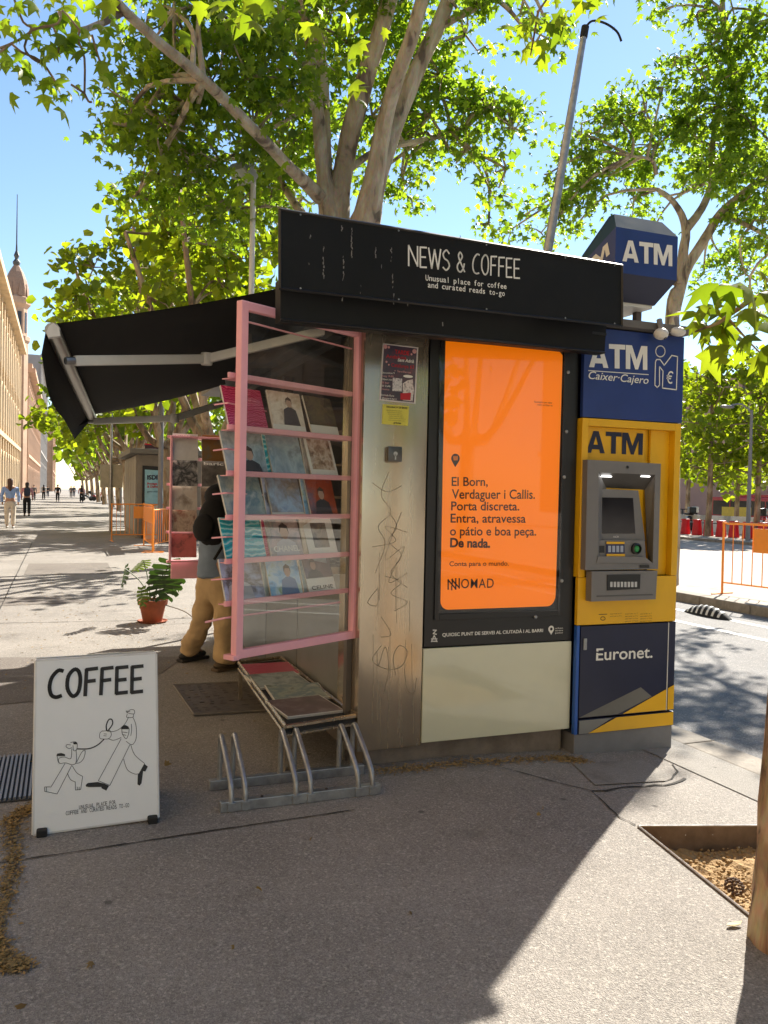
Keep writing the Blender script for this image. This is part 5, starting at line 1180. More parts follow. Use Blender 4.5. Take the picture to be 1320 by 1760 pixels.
for px, py, r, ry in ((8, 10, .1, .1), (20, 25, .09, .09), (45, 30, .08, .1), (35, 55, .1, .08), (70, 12, .05, .08), (60, 72, .06, .05), (5, 75, .05, .05), (70, 120, .11, .1), (55, 130, .12, .1), (85, 135, .09, .08), (25, 105, .06, .07), (35, 115, .08, .08), (105, 103, .08, .06), (108, 72, .03, .03), (95, 150, .05, .05), (108, 160, .04, .04), (130, 68, .05, .05), (150, 80, .06, .06), (160, 95, .04, .05), (175, 85, .05, .06), (175, 122, .06, .08), (200, 55, .07, .06), (75, 68, .05, .05), (40, 80, .07, .06), (150, 30, .09, .1), (175, 20, .1, .1), (120, 5, .08, .06), (190, 30, .08, .08)):
    bb += [np.array(Pm(px, py, 6))+rng.normal(size=3)*np.array((r, r*1.5, ry))*.6 for _ in range(int(2+r*26))]
leaves('crown', np.array(bb), .10, LEAF_A, L1, hang=.8)
# --- right-hand plane tree behind the cash machine
YR = 11.6; rb = at_z(1160, 990); base = Vector((at_y(1162, 560, YR).x, YR, -.1))
limbs = [([base, base+Vector((0, 0, 1.8)), Pm(1156, 545, YR), Pm(1166, 500, YR)], [.18, .15, .12, .11]),
 ([Pm(1158, 540, YR), Pm(1176, 470, YR), Pm(1212, 410, YR), Pm(1240, 365, YR-.2), Pm(1280, 330, YR-.4), Pm(1350, 270, YR-.6)], [.11, .10, .09, .075, .06, .04]),
 ([Pm(1166, 490, YR), Pm(1175, 430, YR), Pm(1178, 390, YR), Pm(1160, 350, YR), Pm(1130, 325, YR+.1)], [.1, .085, .07, .05, .04]),
 ([Pm(1128, 300, YR), Pm(1120, 275, YR), Pm(1085, 268, YR)], [.04, .03, .02]),
 ([Pm(1178, 395, YR), Pm(1205, 360, YR), Pm(1225, 310, YR+.1), Pm(1224, 250, YR+.2), Pm(1250, 120, YR)], [.09, .07, .06, .05, .03]),
 ([Pm(1235, 365, YR), Pm(1290, 390, YR-.6), Pm(1340, 420, YR-1)], [.05, .04, .03]),
 ([Pm(1225, 310, YR), Pm(1270, 200, YR), Pm(1245, 60, YR-.3), Pm(1240, -100, YR-.4)], [.06, .06, .05, .03])]
bl_ = []
for a in ((960, 370, 12.4, .5), (1010, 310, 12.2, .7), (940, 300, 12, .3), (1000, 235, 12, .55), (1060, 200, 11.8, .6), (1110, 190, 11.6, .5), (1050, 280, 12.4, .7), (1090, 340, 12.6, .55), (1130, 250, 12, .6), (1180, 210, 11.6, .7), (1240, 180, 11.4, .8), (1300, 220, 11, .9), (1200, 290, 12.6, .6), (1270, 310, 11.6, .7), (1310, 380, 11, .7), (1240, 270, 12.4, .7), (1240, 440, 12.6, .5), (1280, 470, 12, .45), (1210, 470, 12.8, .3), (1320, 480, 11.6, .4),
          (1200, 120, 11.4, .55), (1160, 100, 11.2, .4), (1240, 60, 11, .6), (1290, 110, 11, .8), (1200, 20, 10.8, .4), (1160, 10, 10.6, .3), (1250, -20, 10.6, .6), (980, 400, 13, .3), (930, 400, 13.5, .35), (870, 400, 13.5, .3), (900, 370, 13.5, .28), (1120, 400, 13, .4), (1180, 330, 11, .35), (1320, 300, 10.6, .8), (1300, 560, 12, .25), (1330, 30, 10.4, .7), (1140, 150, 11.4, .3)): B_(*a)
bl_ += [((10.9, 8.6, 6.3), (.9, .9, .6)), ((10.4, 9.4, 5.7), (.7, .7, .5)), ((12.2, 9.6, 7.6), (1, 1, .7)), ((11.6, 8.0, 7.0), (.8, .8, .6))]  # unseen leaf clumps added to shade the paving right of the cash machine
tree('plane_tree', base, 'dense plane tree with a forked trunk rising behind the ATM roof sign', limbs, bl_, 42, .098, LEAF_A, BARK, 'plane trees of the promenade', nper=32, clump=.27)
# --- tree in the pit at the right edge, with low leafy branches overhead
FT = thing('plane_tree', (2.56, 2.06, -.13), 'brown tree trunk standing in the sandy pit cut by the right edge', 'tree', 'plane trees of the promenade')
tx = at_y(1302, 1480, 2.12).x+.145
mb = MB(); mb.tube(smoothpts([(tx-.02, 2.05, -.2), (tx+.006, 2.07, .3), (tx+.085, 2.1, 1.2), (tx+.2, 2.1, 2.4), (tx+.2, 2.0, 3.6), (tx+.25, 1.6, 4.8), (tx+.1, 1.2, 7)], 5), [.175, .15, .14, .13, .12, .1, .09, .05], 18, wob=.04)
mb.tube([(tx+.1, 2.1, 1.6), (tx+.2, 2.4, 1.8), Pm(1340, 490, 2.6), Pm(1290, 515, 2.6), Pm(1235, 555, 2.6), Pm(1195, 570, 2.6)], [.05, .035, .02, .012, .007, .004], 7)
mb.tube([Pm(1250, 545, 2.6), Pm(1290, 590, 2.6), Pm(1310, 610, 2.55)], [.006, .004, .003], 5)
mb.tube([(tx+.2, 2.0, 3.4), (2.3, 3.0, 4.2), Pm(640, -90, 4.8), Pm(560, -30, 4.8), Pm(430, -20, 4.7)], [.05, .04, .025, .015, .01], 7)
mb.tube([(tx+.2, 2.0, 3.4), (2.9, 3.2, 4.1), Pm(980, -60, 5.2), Pm(925, 20, 5.2), Pm(912, 95, 5.2)], [.04, .03, .015, .01, .005], 7)
mb.build('trunk', bark_mat('flaking_bark', (.42, .30, .18), (.27, .17, .095), (.1, .06, .035), 13), FT, smooth=True)
bb = []
def near(pts, y, n, sp=.05):
    for px, py in pts:
        for _ in range(n): bb.append(np.array(Pm(px, py, y+rng.normal()*.1))+rng.normal(size=3)*sp)
near([(1215, 530), (1235, 505), (1255, 525), (1215, 545), (1240, 575), (1290, 525), (1310, 545), (1225, 560), (1310, 600), (1295, 575), (1320, 510), (1270, 500), (1300, 480), (1318, 615)], 2.6, 3, .035)
near([(430, 10), (450, 40), (400, 25), (470, 20), (600, -10), (630, 60), (585, 90), (620, 130), (600, 30), (560, 50), (580, 0), (410, 60), (660, 100), (610, 150), (430, -10), (530, 10), (545, 60)], 4.8, 2, .07)
near([(930, 10), (915, 40), (950, 30), (910, 70), (925, 90), (980, 5), (1020, 10), (905, 20), (960, -10), (1010, -10)], 5.3, 3, .06)
near([(240, -20), (330, -15), (10, -20), (90, -10), (180, -10), (300, 5)], 5.4, 2, .08)
leaves('crown', np.array(bb), .115, leaf_mat('near_leaves', (.06, .095, .014), (.2, .24, .03), .6), FT, hang=.75)
# --- promenade row receding on the right of the walk
def avenue_tree(x, y, r, lean, h0, label, seed, mt=LEAF_C, lsz=.3, per=5, nper=26, grp='plane trees of the promenade'):
    b = Vector((x, y, 0)); limbs = []; top = h0+r*1.2; th = rng.uniform(2.6, 3.4)
    limbs.append(([b, b+Vector((lean*.2, 0, th*.5)), b+Vector((lean*.4, 0, th))], [.24, .2, .18]))
    blobs = []
    for k in range(6):
        a = k*1.05+rng.uniform(-.3, .3); e = b+Vector((lean+math.cos(a)*r*.65, math.sin(a)*r*.65, h0+r*rng.uniform(.3, 1.1)))
        m1 = b+Vector((lean*.6+math.cos(a)*r*.2, math.sin(a)*r*.2, h0*.75))
        limbs.append(([b+Vector((lean*.4, 0, th-.1)), m1, e], [.13, .09, .04]))
    n = 22
    for k in range(n):
        a = rng.uniform(0, 6.28); rr = r*rng.uniform(.2, .74); z = h0+rng.uniform(-.1, 1.15)*r*1.15
        q = .75+.25*rng.random(); fall = 1-max(0, (z-h0)/(r*1.3)-.5)*.9
        blobs.append(((x+lean+math.cos(a)*rr*fall, y+math.sin(a)*rr*fall, z), (r*.3*q, r*.3*q, r*.24*q)))
    simple = y > 15
    return tree('plane_tree', b, label, limbs, blobs, per, lsz, mt, BARKD, grp, simple=simple, clump=.5, nper=nper)
ords = ['nearest tree of the promenade row, beyond the kiosk and above the awning', 'second plane tree of the promenade row behind the far magazine rack', 'third plane tree of the promenade row beside the grey kiosk', 'fourth plane tree of the promenade row left of the grey kiosk', 'fifth plane tree of the promenade row behind the blank panel', 'sixth plane tree of the promenade row, further down the walk', 'slim plane tree far down the promenade row', 'distant plane tree of the promenade row with a pale trunk', 'far plane tree of the row near the walking people', 'very distant plane tree of the promenade row', 'last but one plane tree visible in the promenade row', 'farthest plane tree of the promenade row']
for i, y in enumerate((17, 24.5, 33, 41, 49, 58, 68, 80, 94, 112, 135, 165)):
    big = i < 3
    avenue_tree(3.0 if i < 4 else 3.6, y, (2.7, 3.5, 4.1, 4.4)[min(i, 3)], (-.2, -.5, -.8, -.7)[min(i, 3)], (4.0, 4.5, 4.4, 4.5)[min(i, 3)], ords[i], i, LEAF_B if i in (0, 1, 2) else LEAF_C, (.2, .24, .28, .34, .4, .45, .55, .6, .7, .8, .9, 1.)[i], per=(16, 12, 9, 6, 5, 4, 3, 2.5, 2, 1.6, 1.3, 1.)[i], nper=(20, 18, 16, 14, 14, 12, 12, 10, 10, 9, 9, 9)[i])
ords2 = ['plane tree of the second row beyond the first kerb', 'second-row plane tree behind the grey kiosk', 'second-row plane tree half hidden by trunks of the first row', 'second-row plane tree further along the road', 'distant second-row plane tree', 'farthest second-row plane tree']
for i, y in enumerate((30, 42, 55, 72, 95, 130)):
    avenue_tree(9.8, y, 4.3, -.4, 4.5, ords2[i], i, LEAF_C, (.34, .4, .5, .6, .8, 1.)[i], per=(5, 4, 3, 2.2, 1.6, 1.2)[i], nper=12, grp='second row of plane trees')
# unseen trees behind the viewer and to the sides, which the glass and steel reflect
avenue_tree(3.2, -6, 4, .2, 4.4, 'plane tree of the promenade standing behind the viewer', 1, LEAF_C, .3, per=5, nper=12)
avenue_tree(-4.4, -5, 4, .2, 4.4, 'plane tree left behind the viewer on the promenade', 1, LEAF_C, .3, per=5, nper=12)
avenue_tree(9.8, -3, 4, .2, 4.6, 'plane tree behind the viewer across the near lane', 1, LEAF_C, .3, per=5, nper=12)
# young bright trees across the road
def young(px, y, h, r, label, n=9):
    b = at_y(px, 900, y); b = Vector((b.x, y, 0.03)); limbs = [([b, b+Vector((.05, 0, h*.4)), b+Vector((0, 0, h*.92))], [.14, .1, .03])]; blobs = []
    for k in range(n):
        z = h*(.34+.62*k/n); rr = r*(1-.55*max(0, (z/h-.6)/.4)); a = k*2.4
        e = b+Vector((math.cos(a)*rr*.8, math.sin(a)*rr*.8, z+.4)); limbs.append(([b+Vector((0, 0, z*.9)), e], [.04, .02]))
        for s_ in (.75, .3): blobs.append((b+Vector((math.cos(a+s_)*rr*s_, math.sin(a+s_)*rr*s_, z+.2)), (r*.38, r*.38, r*.3)))
    return tree('young_tree', b, label, limbs, blobs, 7, .27, LEAF_B, BARKD, 'young trees across the road', simple=True, clump=.42, nper=16)
young(1217, 27.0, 7.6, 2.6, 'young bright green tree among the red traffic cones right of the ATM', 11)
young(1300, 26.0, 7.0, 2.4, 'young bright green tree at the right edge beyond the traffic cones', 10)
young(1180, 34.0, 8.4, 2.6, 'young bright green tree partly hidden by the right side of the ATM', 10)
young(1265, 34.0, 7.4, 2.5, 'young pale green tree behind the lamp post across the road', 10)
young(1345, 31.0, 7.6, 2.5, 'young green tree just past the right edge across the road', 9)
# pine cone and leaf by the pit
c = at_z(1262, 1532, -.11); o = thing('pine_cone', c, 'small brown pine cone lying on the sandy soil of the tree pit', 'cone'); mb = MB()
for k in range(60):
    ph = k*2.4; z = (k/60-.5)*.075; r = .03*math.sqrt(max(0, 1-(z/.04)**2)); q_ = c+Vector((math.cos(ph)*r, z, .02+math.sin(ph)*r)); mb.ell(q_, (.009, .005, .006), 6)
mb.build('scales', mat('cone_brown', (.1, .055, .03), .8), o)
c = at_z(1262, 1593, gz(2.2)); mb = MB(); pts = [(-.035, 0), (-.02, .012), (.01, .015), (.04, .004), (.02, -.008), (-.01, -.01)]
mb.slab([c+Vector((x, y, .006+abs(x)*.15)) for x, y in pts], (0, 0, .0015)); tag(mb.build('dry_leaf', mat('pale_leaf', (.5, .42, .24), .8)), 'pale dry leaf lying on the sunlit asphalt near the pit', 'leaf')

# ================================================================ PEOPLE
def skin(name, V, E_, Rr, mt, parent, sub=2):
    me = bpy.data.meshes.new(name); off = wloc(parent); me.from_pydata([(v[0]-off.x, v[1]-off.y, v[2]-off.z) for v in V], E_, []); me.materials.append(mt)
    o = bpy.data.objects.new(name, me); COL.objects.link(o); o.parent = parent
    sm = o.modifiers.new('skin', 'SKIN'); sm.use_smooth_shade = True
    for i, r in enumerate(Rr):
        r = r if hasattr(r, '__len__') else (r, r); me.skin_vertices[0].data[i].radius = r
    me.skin_vertices[0].data[0].use_root = True
    ss = o.modifiers.new('sub', 'SUBSURF'); ss.levels = sub; ss.render_levels = sub
    return o
def chain(*segs):
    """segs: lists of (point, radius); the first point of later lists may be an index"""
    V = []; E_ = []; R_l = []
    for sg in segs:
        prev = None
        for it in sg:
            if isinstance(it, int): prev = it; continue
            V.append(it[0]); R_l.append(it[1])
            if prev is not None: E_.append((prev, len(V)-1))
            prev = len(V)-1
    return V, E_, R_l
def walker(px, py, label, h, top, trous, hair, rz=0., longhair=True, bag=None, stride=.16, y=None, skirt=False, group='people walking down the promenade'):
    p = at_z(px, py); t = thing('person', p, label, 'person', group); s_ = h/1.75
    Rz = Matrix.Rotation(rz, 3, 'Z')
    def q(x, y_, z): return p+Rz @ Vector((x*s_, y_*s_, z*s_))
    st = stride
    V = chain([(q(0, 0, .95), .13*s_), (q(0, .01, 1.12), (.12*s_, .1*s_)), (q(0, .01, 1.35), (.15*s_, .1*s_)), (q(0, 0, 1.46), .07*s_), (q(0, 0, 1.52), .05*s_), (q(0, .01, 1.60), .088*s_), (q(0, .01, 1.70), .08*s_)],
              [0, (q(-.1, 0, .86), .09*s_), (q(-.1, st*.3, .48), .06*s_), (q(-.1, st, .09), .04*s_), (q(-.1, st+.12, .04), .035*s_)],
              [0, (q(.1, 0, .86), .09*s_), (q(.1, -st*.1, .48), .06*s_), (q(.1, -st, .1), .04*s_), (q(.1, -st+.11, .05), .035*s_)],
              [2, (q(-.2, 0, 1.38), .055*s_), (q(-.26, -.02, 1.1), .042*s_), (q(-.25, .1, .88), .03*s_), (q(-.25, .13, .79), .025*s_)],
              [2, (q(.2, 0, 1.38), .055*s_), (q(.26, -.02, 1.1), .042*s_), (q(.25, .06, .88), .03*s_), (q(.25, .08, .79), .025*s_)])
    skin('body', *V, SKIN, t, 1)
    V = chain([(q(0, 0, .97), (.17*s_, .13*s_)), (q(0, .01, 1.12), (.15*s_, .12*s_)), (q(0, .01, 1.36), (.18*s_, .12*s_)), (q(0, 0, 1.45), .09*s_)],
              [2, (q(-.21, 0, 1.37), .07*s_), (q(-.27, -.02, 1.1), .06*s_), (q(-.26, .08, .9), .045*s_)], [2, (q(.21, 0, 1.37), .07*s_), (q(.27, -.02, 1.1), .06*s_), (q(.26, .05, .9), .045*s_)])
    skin('top', *V, top, t, 1)
    V = chain([(q(0, 0, .97), (.16*s_, .13*s_)), (q(0, 0, .88), (.16*s_, .13*s_))], [1, (q(-.1, 0, .8), .11*s_), (q(-.1, st*.3, .48), .085*s_), (q(-.1, st, .1), .075*s_)], [1, (q(.1, 0, .8), .11*s_), (q(.1, -st*.1, .48), .085*s_), (q(.1, -st, .1), .075*s_)])
    skin('trousers', *V, trous, t, 1)
    hv = [(q(0, 0, 1.72), .095*s_), (q(0, -.01, 1.64), .11*s_)]+([(q(0, -.06, 1.5), .09*s_), (q(0, -.09, 1.36), .07*s_), (q(0, -.09, 1.26), .03*s_)] if longhair else [(q(0, -.02, 1.6), .09*s_)])
    skin('hair', *chain(hv), hair, t, 1)
    mb = MB()
    for x, yy in ((-.1, st), (.1, -st)): mb.ell(q(x, yy+.05, .045), (.05*s_, .13*s_, .045*s_), 10)
    mb.build('shoes', mat('shoe_light', (.4, .38, .35), .7) if bag is None else RUBBER, t, smooth=True)
    if bag is not None:
        mb = MB(); M_ = Matrix.Translation(q(0, -.16, 1.22)) @ Rz.to_4x4(); mb.bbox(-.14*s_, .14*s_, -.08*s_, .08*s_, -.2*s_, .2*s_, .05, M=M_); mb.build('bag', bag, t, smooth=True)
    return t
C_BLUE = cloth('pale_blue_blouse', (.28, .40, .68)); C_BLK = cloth('black_cloth', (.012, .012, .015)); C_CRM = cloth('cream_cloth', (.6, .52, .43)); C_PNK = cloth('pink_cloth', (.55, .27, .31)); C_WHT = cloth('white_cloth', (.55, .53, .5)); C_NVY = cloth('navy_cloth', (.03, .04, .07)); C_GRY = cloth('grey_cloth', (.13, .12, .12))
H_BRN = mat('brown_hair', (.075, .032, .018), .6, var=.3, scale=30); H_BLK = mat('black_hair', (.01, .008, .008), .5, var=.3, scale=30)
walker(17, 908, 'woman with long brown hair, pale blue blouse and cream trousers at the left edge', 1.82, C_BLUE, C_CRM, H_BRN, 0, True, stride=.1)
walker(46, 887, 'woman with black hair, pink top, dark bag and black trousers beside the blue blouse', 1.76, C_PNK, C_BLK, H_BLK, .05, True, C_NVY, stride=.14)
walker(99, 862, 'person in a black jacket and trousers in the middle of the promenade', 1.82, C_BLK, C_BLK, H_BLK, 0, False, C_BLK, stride=.08)
walker(140, 864, 'person in a pink top and black trousers walking right of the middle', 1.8, C_PNK, C_BLK, H_BRN, 0, True, C_BLK, stride=.06)
walker(75, 859, 'person in a white top and black trousers left of the dark jacket', 1.8, C_WHT, C_BLK, H_BLK, 0, True, C_BLK, stride=.05)
walker(58, 860.5, 'small distant person in grey close behind the two women', 1.75, C_GRY, C_BLK, H_BLK, 0, False, C_GRY, stride=.08)
walker(122, 855, 'distant person in grey clothes walking with another near the row of trees', 1.75, C_GRY, C_GRY, H_BRN, 0, False, C_GRY, stride=.08)
walker(127, 854, 'distant person in navy at the right of the far pair', 1.8, C_NVY, C_NVY, H_BRN, 0, False, C_NVY, stride=.08)
walker(82, 854, 'far off person in dark clothes behind the white top', 1.7, C_BLK, C_NVY, H_BLK, 0, False, C_BLK, stride=.05)
# ---- the customer with the backpack
m0 = at_z(362, 1148); t = thing('person', (m0.x, m0.y, 0), 'person with a black backpack and wide tan trousers browsing the magazine rack', 'person')
yb = 6.95
def w_(px, py, y): return Vector(at_y(px, py, y))
fl = at_z(326, 1136); fr = at_z(386, 1152)
hip = w_(374, 985, yb); hl = w_(358, 1010, yb+.1); hr = w_(388, 1012, yb-.08)
chest = w_(382, 905, yb); neck = w_(388, 872, yb); head = w_(395, 846, yb); knl = w_(346, 1070, yb+.12); knr = w_(386, 1080, yb-.1)
fl = fl+Vector((0, 0, .08)); fr = fr+Vector((0, 0, .08)); fwd_ = Vector((.85, .5, 0)).normalized(); sl = Vector((.5, -.85, 0)).normalized()
sh = chest+Vector((0, 0, .12)); shl = sh-sl*.19; shr = sh+sl*.19
V = chain([(hip, .13), (hip.lerp(chest, .5), (.14, .11)), (sh, (.16, .11)), (neck+Vector((0, 0, .02)), .055), (head, .085), (head+Vector((.03, .02, .08)), .075)],
          [0, (hl, .09), (knl, .065), (fl+Vector((0, 0, .05)), .045), (fl+fwd_*.14-Vector((0, 0, .04)), .035)], [0, (hr, .09), (knr, .065), (fr+Vector((0, 0, .05)), .045), (fr+fwd_*.14-Vector((0, 0, .04)), .035)],
          [2, (shl, .055), (shl+fwd_*.12-Vector((0, 0, .26)), .042), (shl+fwd_*.36-Vector((0, 0, .2)), .032), (shl+fwd_*.43-Vector((0, 0, .17)), (.035, .02))],
          [2, (shr, .055), (shr+fwd_*.12-Vector((0, 0, .26)), .042), (shr+fwd_*.36-Vector((0, 0, .2)), .032), (shr+fwd_*.43-Vector((0, 0, .17)), (.035, .02))])
skin('body', *V, SKIN, t, 2)
for s_, nm in ((shl, 'hand'), (shr, 'hand')):  # fingers round the page edge
    h0 = s_+fwd_*.46-Vector((0, 0, .16))
    for k in range(4):
        a = h0+sl*(-.03+.02*k); mb = MB(); L_ = (.065, .075, .07, .055)[k]; mb.tube([a, a+fwd_*L_*.6+Vector((0, 0, .012)), a+fwd_*L_-Vector((0, 0, .01))], [.010, .009, .007], 7); mb.build('finger', SKIN, t, smooth=True)
    mb = MB(); a = h0-fwd_*.03+sl*.035; mb.tube([a, a+sl*.03+fwd_*.03, a+sl*.03+fwd_*.06], [.012, .011, .008], 7); mb.build('thumb', SKIN, t, smooth=True)
TAN = mat('tan_trousers', (.52, .36, .19), .9, var=.12, scale=7, bump=1., bscale=9); SHIRT = mat('blue_grey_shirt', (.2, .26, .35), .9, var=.12, scale=7, bump=1., bscale=10)
V = chain([(hip+Vector((0, 0, .05)), (.165, .14)), (hip-Vector((0, 0, .05)), (.17, .145))], [1, (hl-Vector((0, 0, .05)), .11), (knl.lerp(hl, .4), .098), (knl, .088), (knl.lerp(fl, .6), .085), (fl+Vector((0, 0, .05)), .1), (fl-Vector((0, 0, .03)), .09)],
          [1, (hr-Vector((0, 0, .05)), .112), (knr.lerp(hr, .4), .1), (knr, .09), (knr.lerp(fr, .6), .088), (fr+Vector((0, 0, .05)), .105), (fr-Vector((0, 0, .035)), .1)])
tr_ = skin('trousers', *V, TAN, t, 3)
tx2 = bpy.data.textures.new('folds', 'CLOUDS'); tx2.noise_scale = .11; tx2.noise_depth = 2
def folds(o, st): dm = o.modifiers.new('folds', 'DISPLACE'); dm.texture = tx2; dm.strength = st; dm.mid_level = .5; dm.texture_coords = 'LOCAL'
folds(tr_, .05)
V = chain([(hip-Vector((0, 0, .06)), (.2, .17)), (hip, (.19, .165)), (hip+Vector((0, 0, .16)), (.165, .14)), (sh-Vector((0, 0, .06)), (.18, .13)), (sh+Vector((0, 0, .04)), (.12, .1))], [3, (shl, .08), (shl+fwd_*.12-Vector((0, 0, .26)), .075), (shl+fwd_*.18-Vector((0, 0, .25)), .07)], [3, (shr, .08), (shr+fwd_*.12-Vector((0, 0, .26)), .075), (shr+fwd_*.18-Vector((0, 0, .25)), .07)])
folds(skin('shirt', *V, SHIRT, t, 3), .045)
V = chain([(head+Vector((-.03, -.02, .07)), .095), (head+Vector((-.05, -.03, 0)), .115), (head+Vector((-.06, -.03, -.09)), .10), (head+Vector((-.08, -.03, -.16)), .07)]); skin('hair', *V, H_BLK, t, 2)
for s_ in (-1, 1):
    mb = MB(); a = head+sl*s_*.088; mb.ell(a, (.016, .016, .032), 10); mb.build('ear', SKIN, t, smooth=True)
mb = MB(); mb.ell(head+fwd_*.10, (.018, .018, .025), 8); mb.build('nose', SKIN, t, smooth=True)
bp = w_(370, 893, yb-.05); ang = math.atan2(fwd_.y, fwd_.x)
BPM = cloth('backpack_black', (.008, .008, .009))
M_ = Matrix.Translation(bp) @ Matrix.Rotation(ang, 4, 'Z') @ Matrix.Rotation(R_(8), 4, 'Y')
mb = MB(); mb.ell(M_ @ Vector((0, 0, -.02)), (.13, .165, .23), 18, M=M_.to_3x3()); mb.ell(M_ @ Vector((.03, 0, .20)), (.12, .16, .11), 16, M=M_.to_3x3()); pk = mb.build('backpack', BPM, t, smooth=True)
mb = MB(); mb.ell(M_ @ Vector((-.11, 0, -.08)), (.06, .12, .12), 14, M=M_.to_3x3()); mb.build('pocket', BPM, pk, smooth=True)
for s_ in (-1, 1):
    a = M_ @ Vector((.08, s_*.1, .24)); b = M_ @ Vector((.10, s_*.12, -.25)); mb = MB(); mb.tube(smoothpts([tuple(a), tuple(a+fwd_*.16+Vector((0, 0, .05))), tuple(a+fwd_*.28-Vector((0, 0, .12))), tuple(b+fwd_*.16), tuple(b)], 4), .018, 6); mb.build('strap', BPM, pk, smooth=True)
mb = MB(); a = M_ @ Vector((.02, -.16, -.2)); mb.tube([a, w_(385, 935, yb-.2), w_(368, 962, yb-.2)], [.014, .014, .012], 5); mb.build('strap', BPM, pk)
for f_, nm in ((fl, 1), (fr, 2)):
    M_ = Matrix.Translation(Vector((f_.x, f_.y, 0))) @ Matrix.Rotation(math.atan2(fwd_.y, fwd_.x), 4, 'Z')
    mb = MB(); mb.bbox(-.11, .19, -.045, .05, .0, .03, .012, M=M_); mb.ell(M_ @ Vector((.03, 0, .05)), (.15, .055, .045), 14, M=Matrix.Rotation(math.atan2(fwd_.y, fwd_.x), 3, 'Z')); mb.build('shoe', mat('shoe_brown', (.09, .06, .035), .7) if nm == 2 else mat('shoe_dark', (.025, .022, .02), .7), t, smooth=True)

# ================================================================ barriers, signs and the second kiosk
def barrier(a, b, h, label, plate=(.38, .62), bars=10, group='orange crowd barriers', legs=True):
    a, b = Vector(a), Vector(b); t = thing('crowd_barrier', (a+b)/2, label, 'barrier', group); u = (b-a).normalized(); L_ = (b-a).length
    z0 = .18
    mb = MB(); mb.tube(smoothpts([tuple(a+Vector((0, 0, 0))), tuple(a+Vector((0, 0, h-.08))), tuple(a+u*.08+Vector((0, 0, h))), tuple(b-u*.08+Vector((0, 0, h))), tuple(b+Vector((0, 0, h-.08))), tuple(b)], 3), .019, 7); mb.build('frame', BARR, t, smooth=True)
    mb = MB(); mb.tube([a+Vector((0, 0, z0)), b+Vector((0, 0, z0))], .014, 6); mb.build('rail', BARR, t)
    for k in range(1, bars):
        p = a.lerp(b, k/bars); mb = MB(); mb.tube([p+Vector((0, 0, z0)), p+Vector((0, 0, h))], .008, 5); mb.build('bar', BARR, t)
    if plate:
        p, q_ = a.lerp(b, plate[0]), a.lerp(b, plate[1]); n_ = u.cross(Vector((0, 0, 1)))*.008
        mb = MB(); mb.slab([p+Vector((0, 0, h*.62)), q_+Vector((0, 0, h*.62)), q_+Vector((0, 0, h*.95)), p+Vector((0, 0, h*.95))], n_*2); mb.build('plate', BARR, t)
    n_ = u.cross(Vector((0, 0, 1)))
    for p in (a, b): mb = MB(); mb.tube([p-n_*.25, p+n_*.25], .016, 6); mb.build('foot', BARR, t)
    return t
barrier(at_z(192, 930), (2.75, 24.8, 0), 1.05, 'orange crowd barrier nearest the walk, standing before the grey kiosk', (.42, .62), 12)
barrier(at_z(247, 938), at_z(262, 950), 1.1, 'orange crowd barrier seen almost end-on beside the far magazine rack', (.0, 1), 8)
barrier(at_z(264, 948), at_z(306, 938), 1.0, 'orange crowd barrier behind the far magazine rack', None, 12)
rb1 = at_z(1241, 1020, .03); dirb = Vector((.25, -1, 0)).normalized(); rb2 = at_z(1345, 1034, .03)
barrier(rb1, rb2, 1.12, 'orange crowd barrier standing on the closed road at the right edge', (.52, .92), 6)
# grey kiosk
k2 = thing('grey_kiosk', (3.6, 27.5, 0), 'closed grey kiosk with a pale blue advert down the promenade', 'kiosk')
kx0 = at_y(234, 930, 26).x; KB = mat('kiosk_grey_brown', (.22, .19, .15), .6, var=.1, dirt=.3)
kl = 26.0
mb = MB(); mb.box(kx0, kx0+2.6, kl, kl+5, 0, 2.55); mb.build('body', KB, k2)
mb = MB(); mb.bbox(kx0-.25, kx0+2.9, kl-.3, kl+5.2, 2.56, 2.72, .03); mb.build('roof', mat('kiosk_roof', (.16, .15, .13), .6), k2)
for i in range(5): mb = MB(); mb.box(kx0-.03, kx0-.002, kl+.1+i, kl+1.02+i, .2, 2.5); mb.build('shutter_panel', mat('shutter', (.26, .24, .21), .5, var=.1), k2)
PK = Plane((0, kl-.03, 0), (0, -1, 0))
mb = MB(); mb.slab([PK(*p) for p in ((245, 800), (330, 806), (330, 945), (243, 935))], (0, .028, 0)); af = mb.build('advert_frame', BLACKM, k2)
mb = MB(); mb.slab([PK(*p, .01) for p in ((249, 807), (326, 812), (326, 930), (248, 926))], (0, .006, 0)); ad = mb.build('advert', mat('pale_blue_advert', (.26, .5, .58), .3, coat=.5), af)
write("ISDIN", (253, 824), (279, 824), 7, PK, NAVYD, ad, lift=.02, bold=.04)
write("Protege tu piel", (253, 833), (285, 833), 3.5, PK, REDT, ad, lift=.02, bold=.03); write("& Disfruta del sol", (253, 838), (290, 838), 3.5, PK, REDT, ad, lift=.02, bold=.03); write("gama solares", (253, 846), (276, 846), 3, PK, NAVYD, ad, lift=.02)
mb = MB(); mb.poly([PK(*p, .02) for p in ((262, 872), (275, 864), (292, 862), (312, 870), (315, 900), (256, 892))]); mb.build('print', mat('pale_print', (.55, .55, .5), .5), ad)
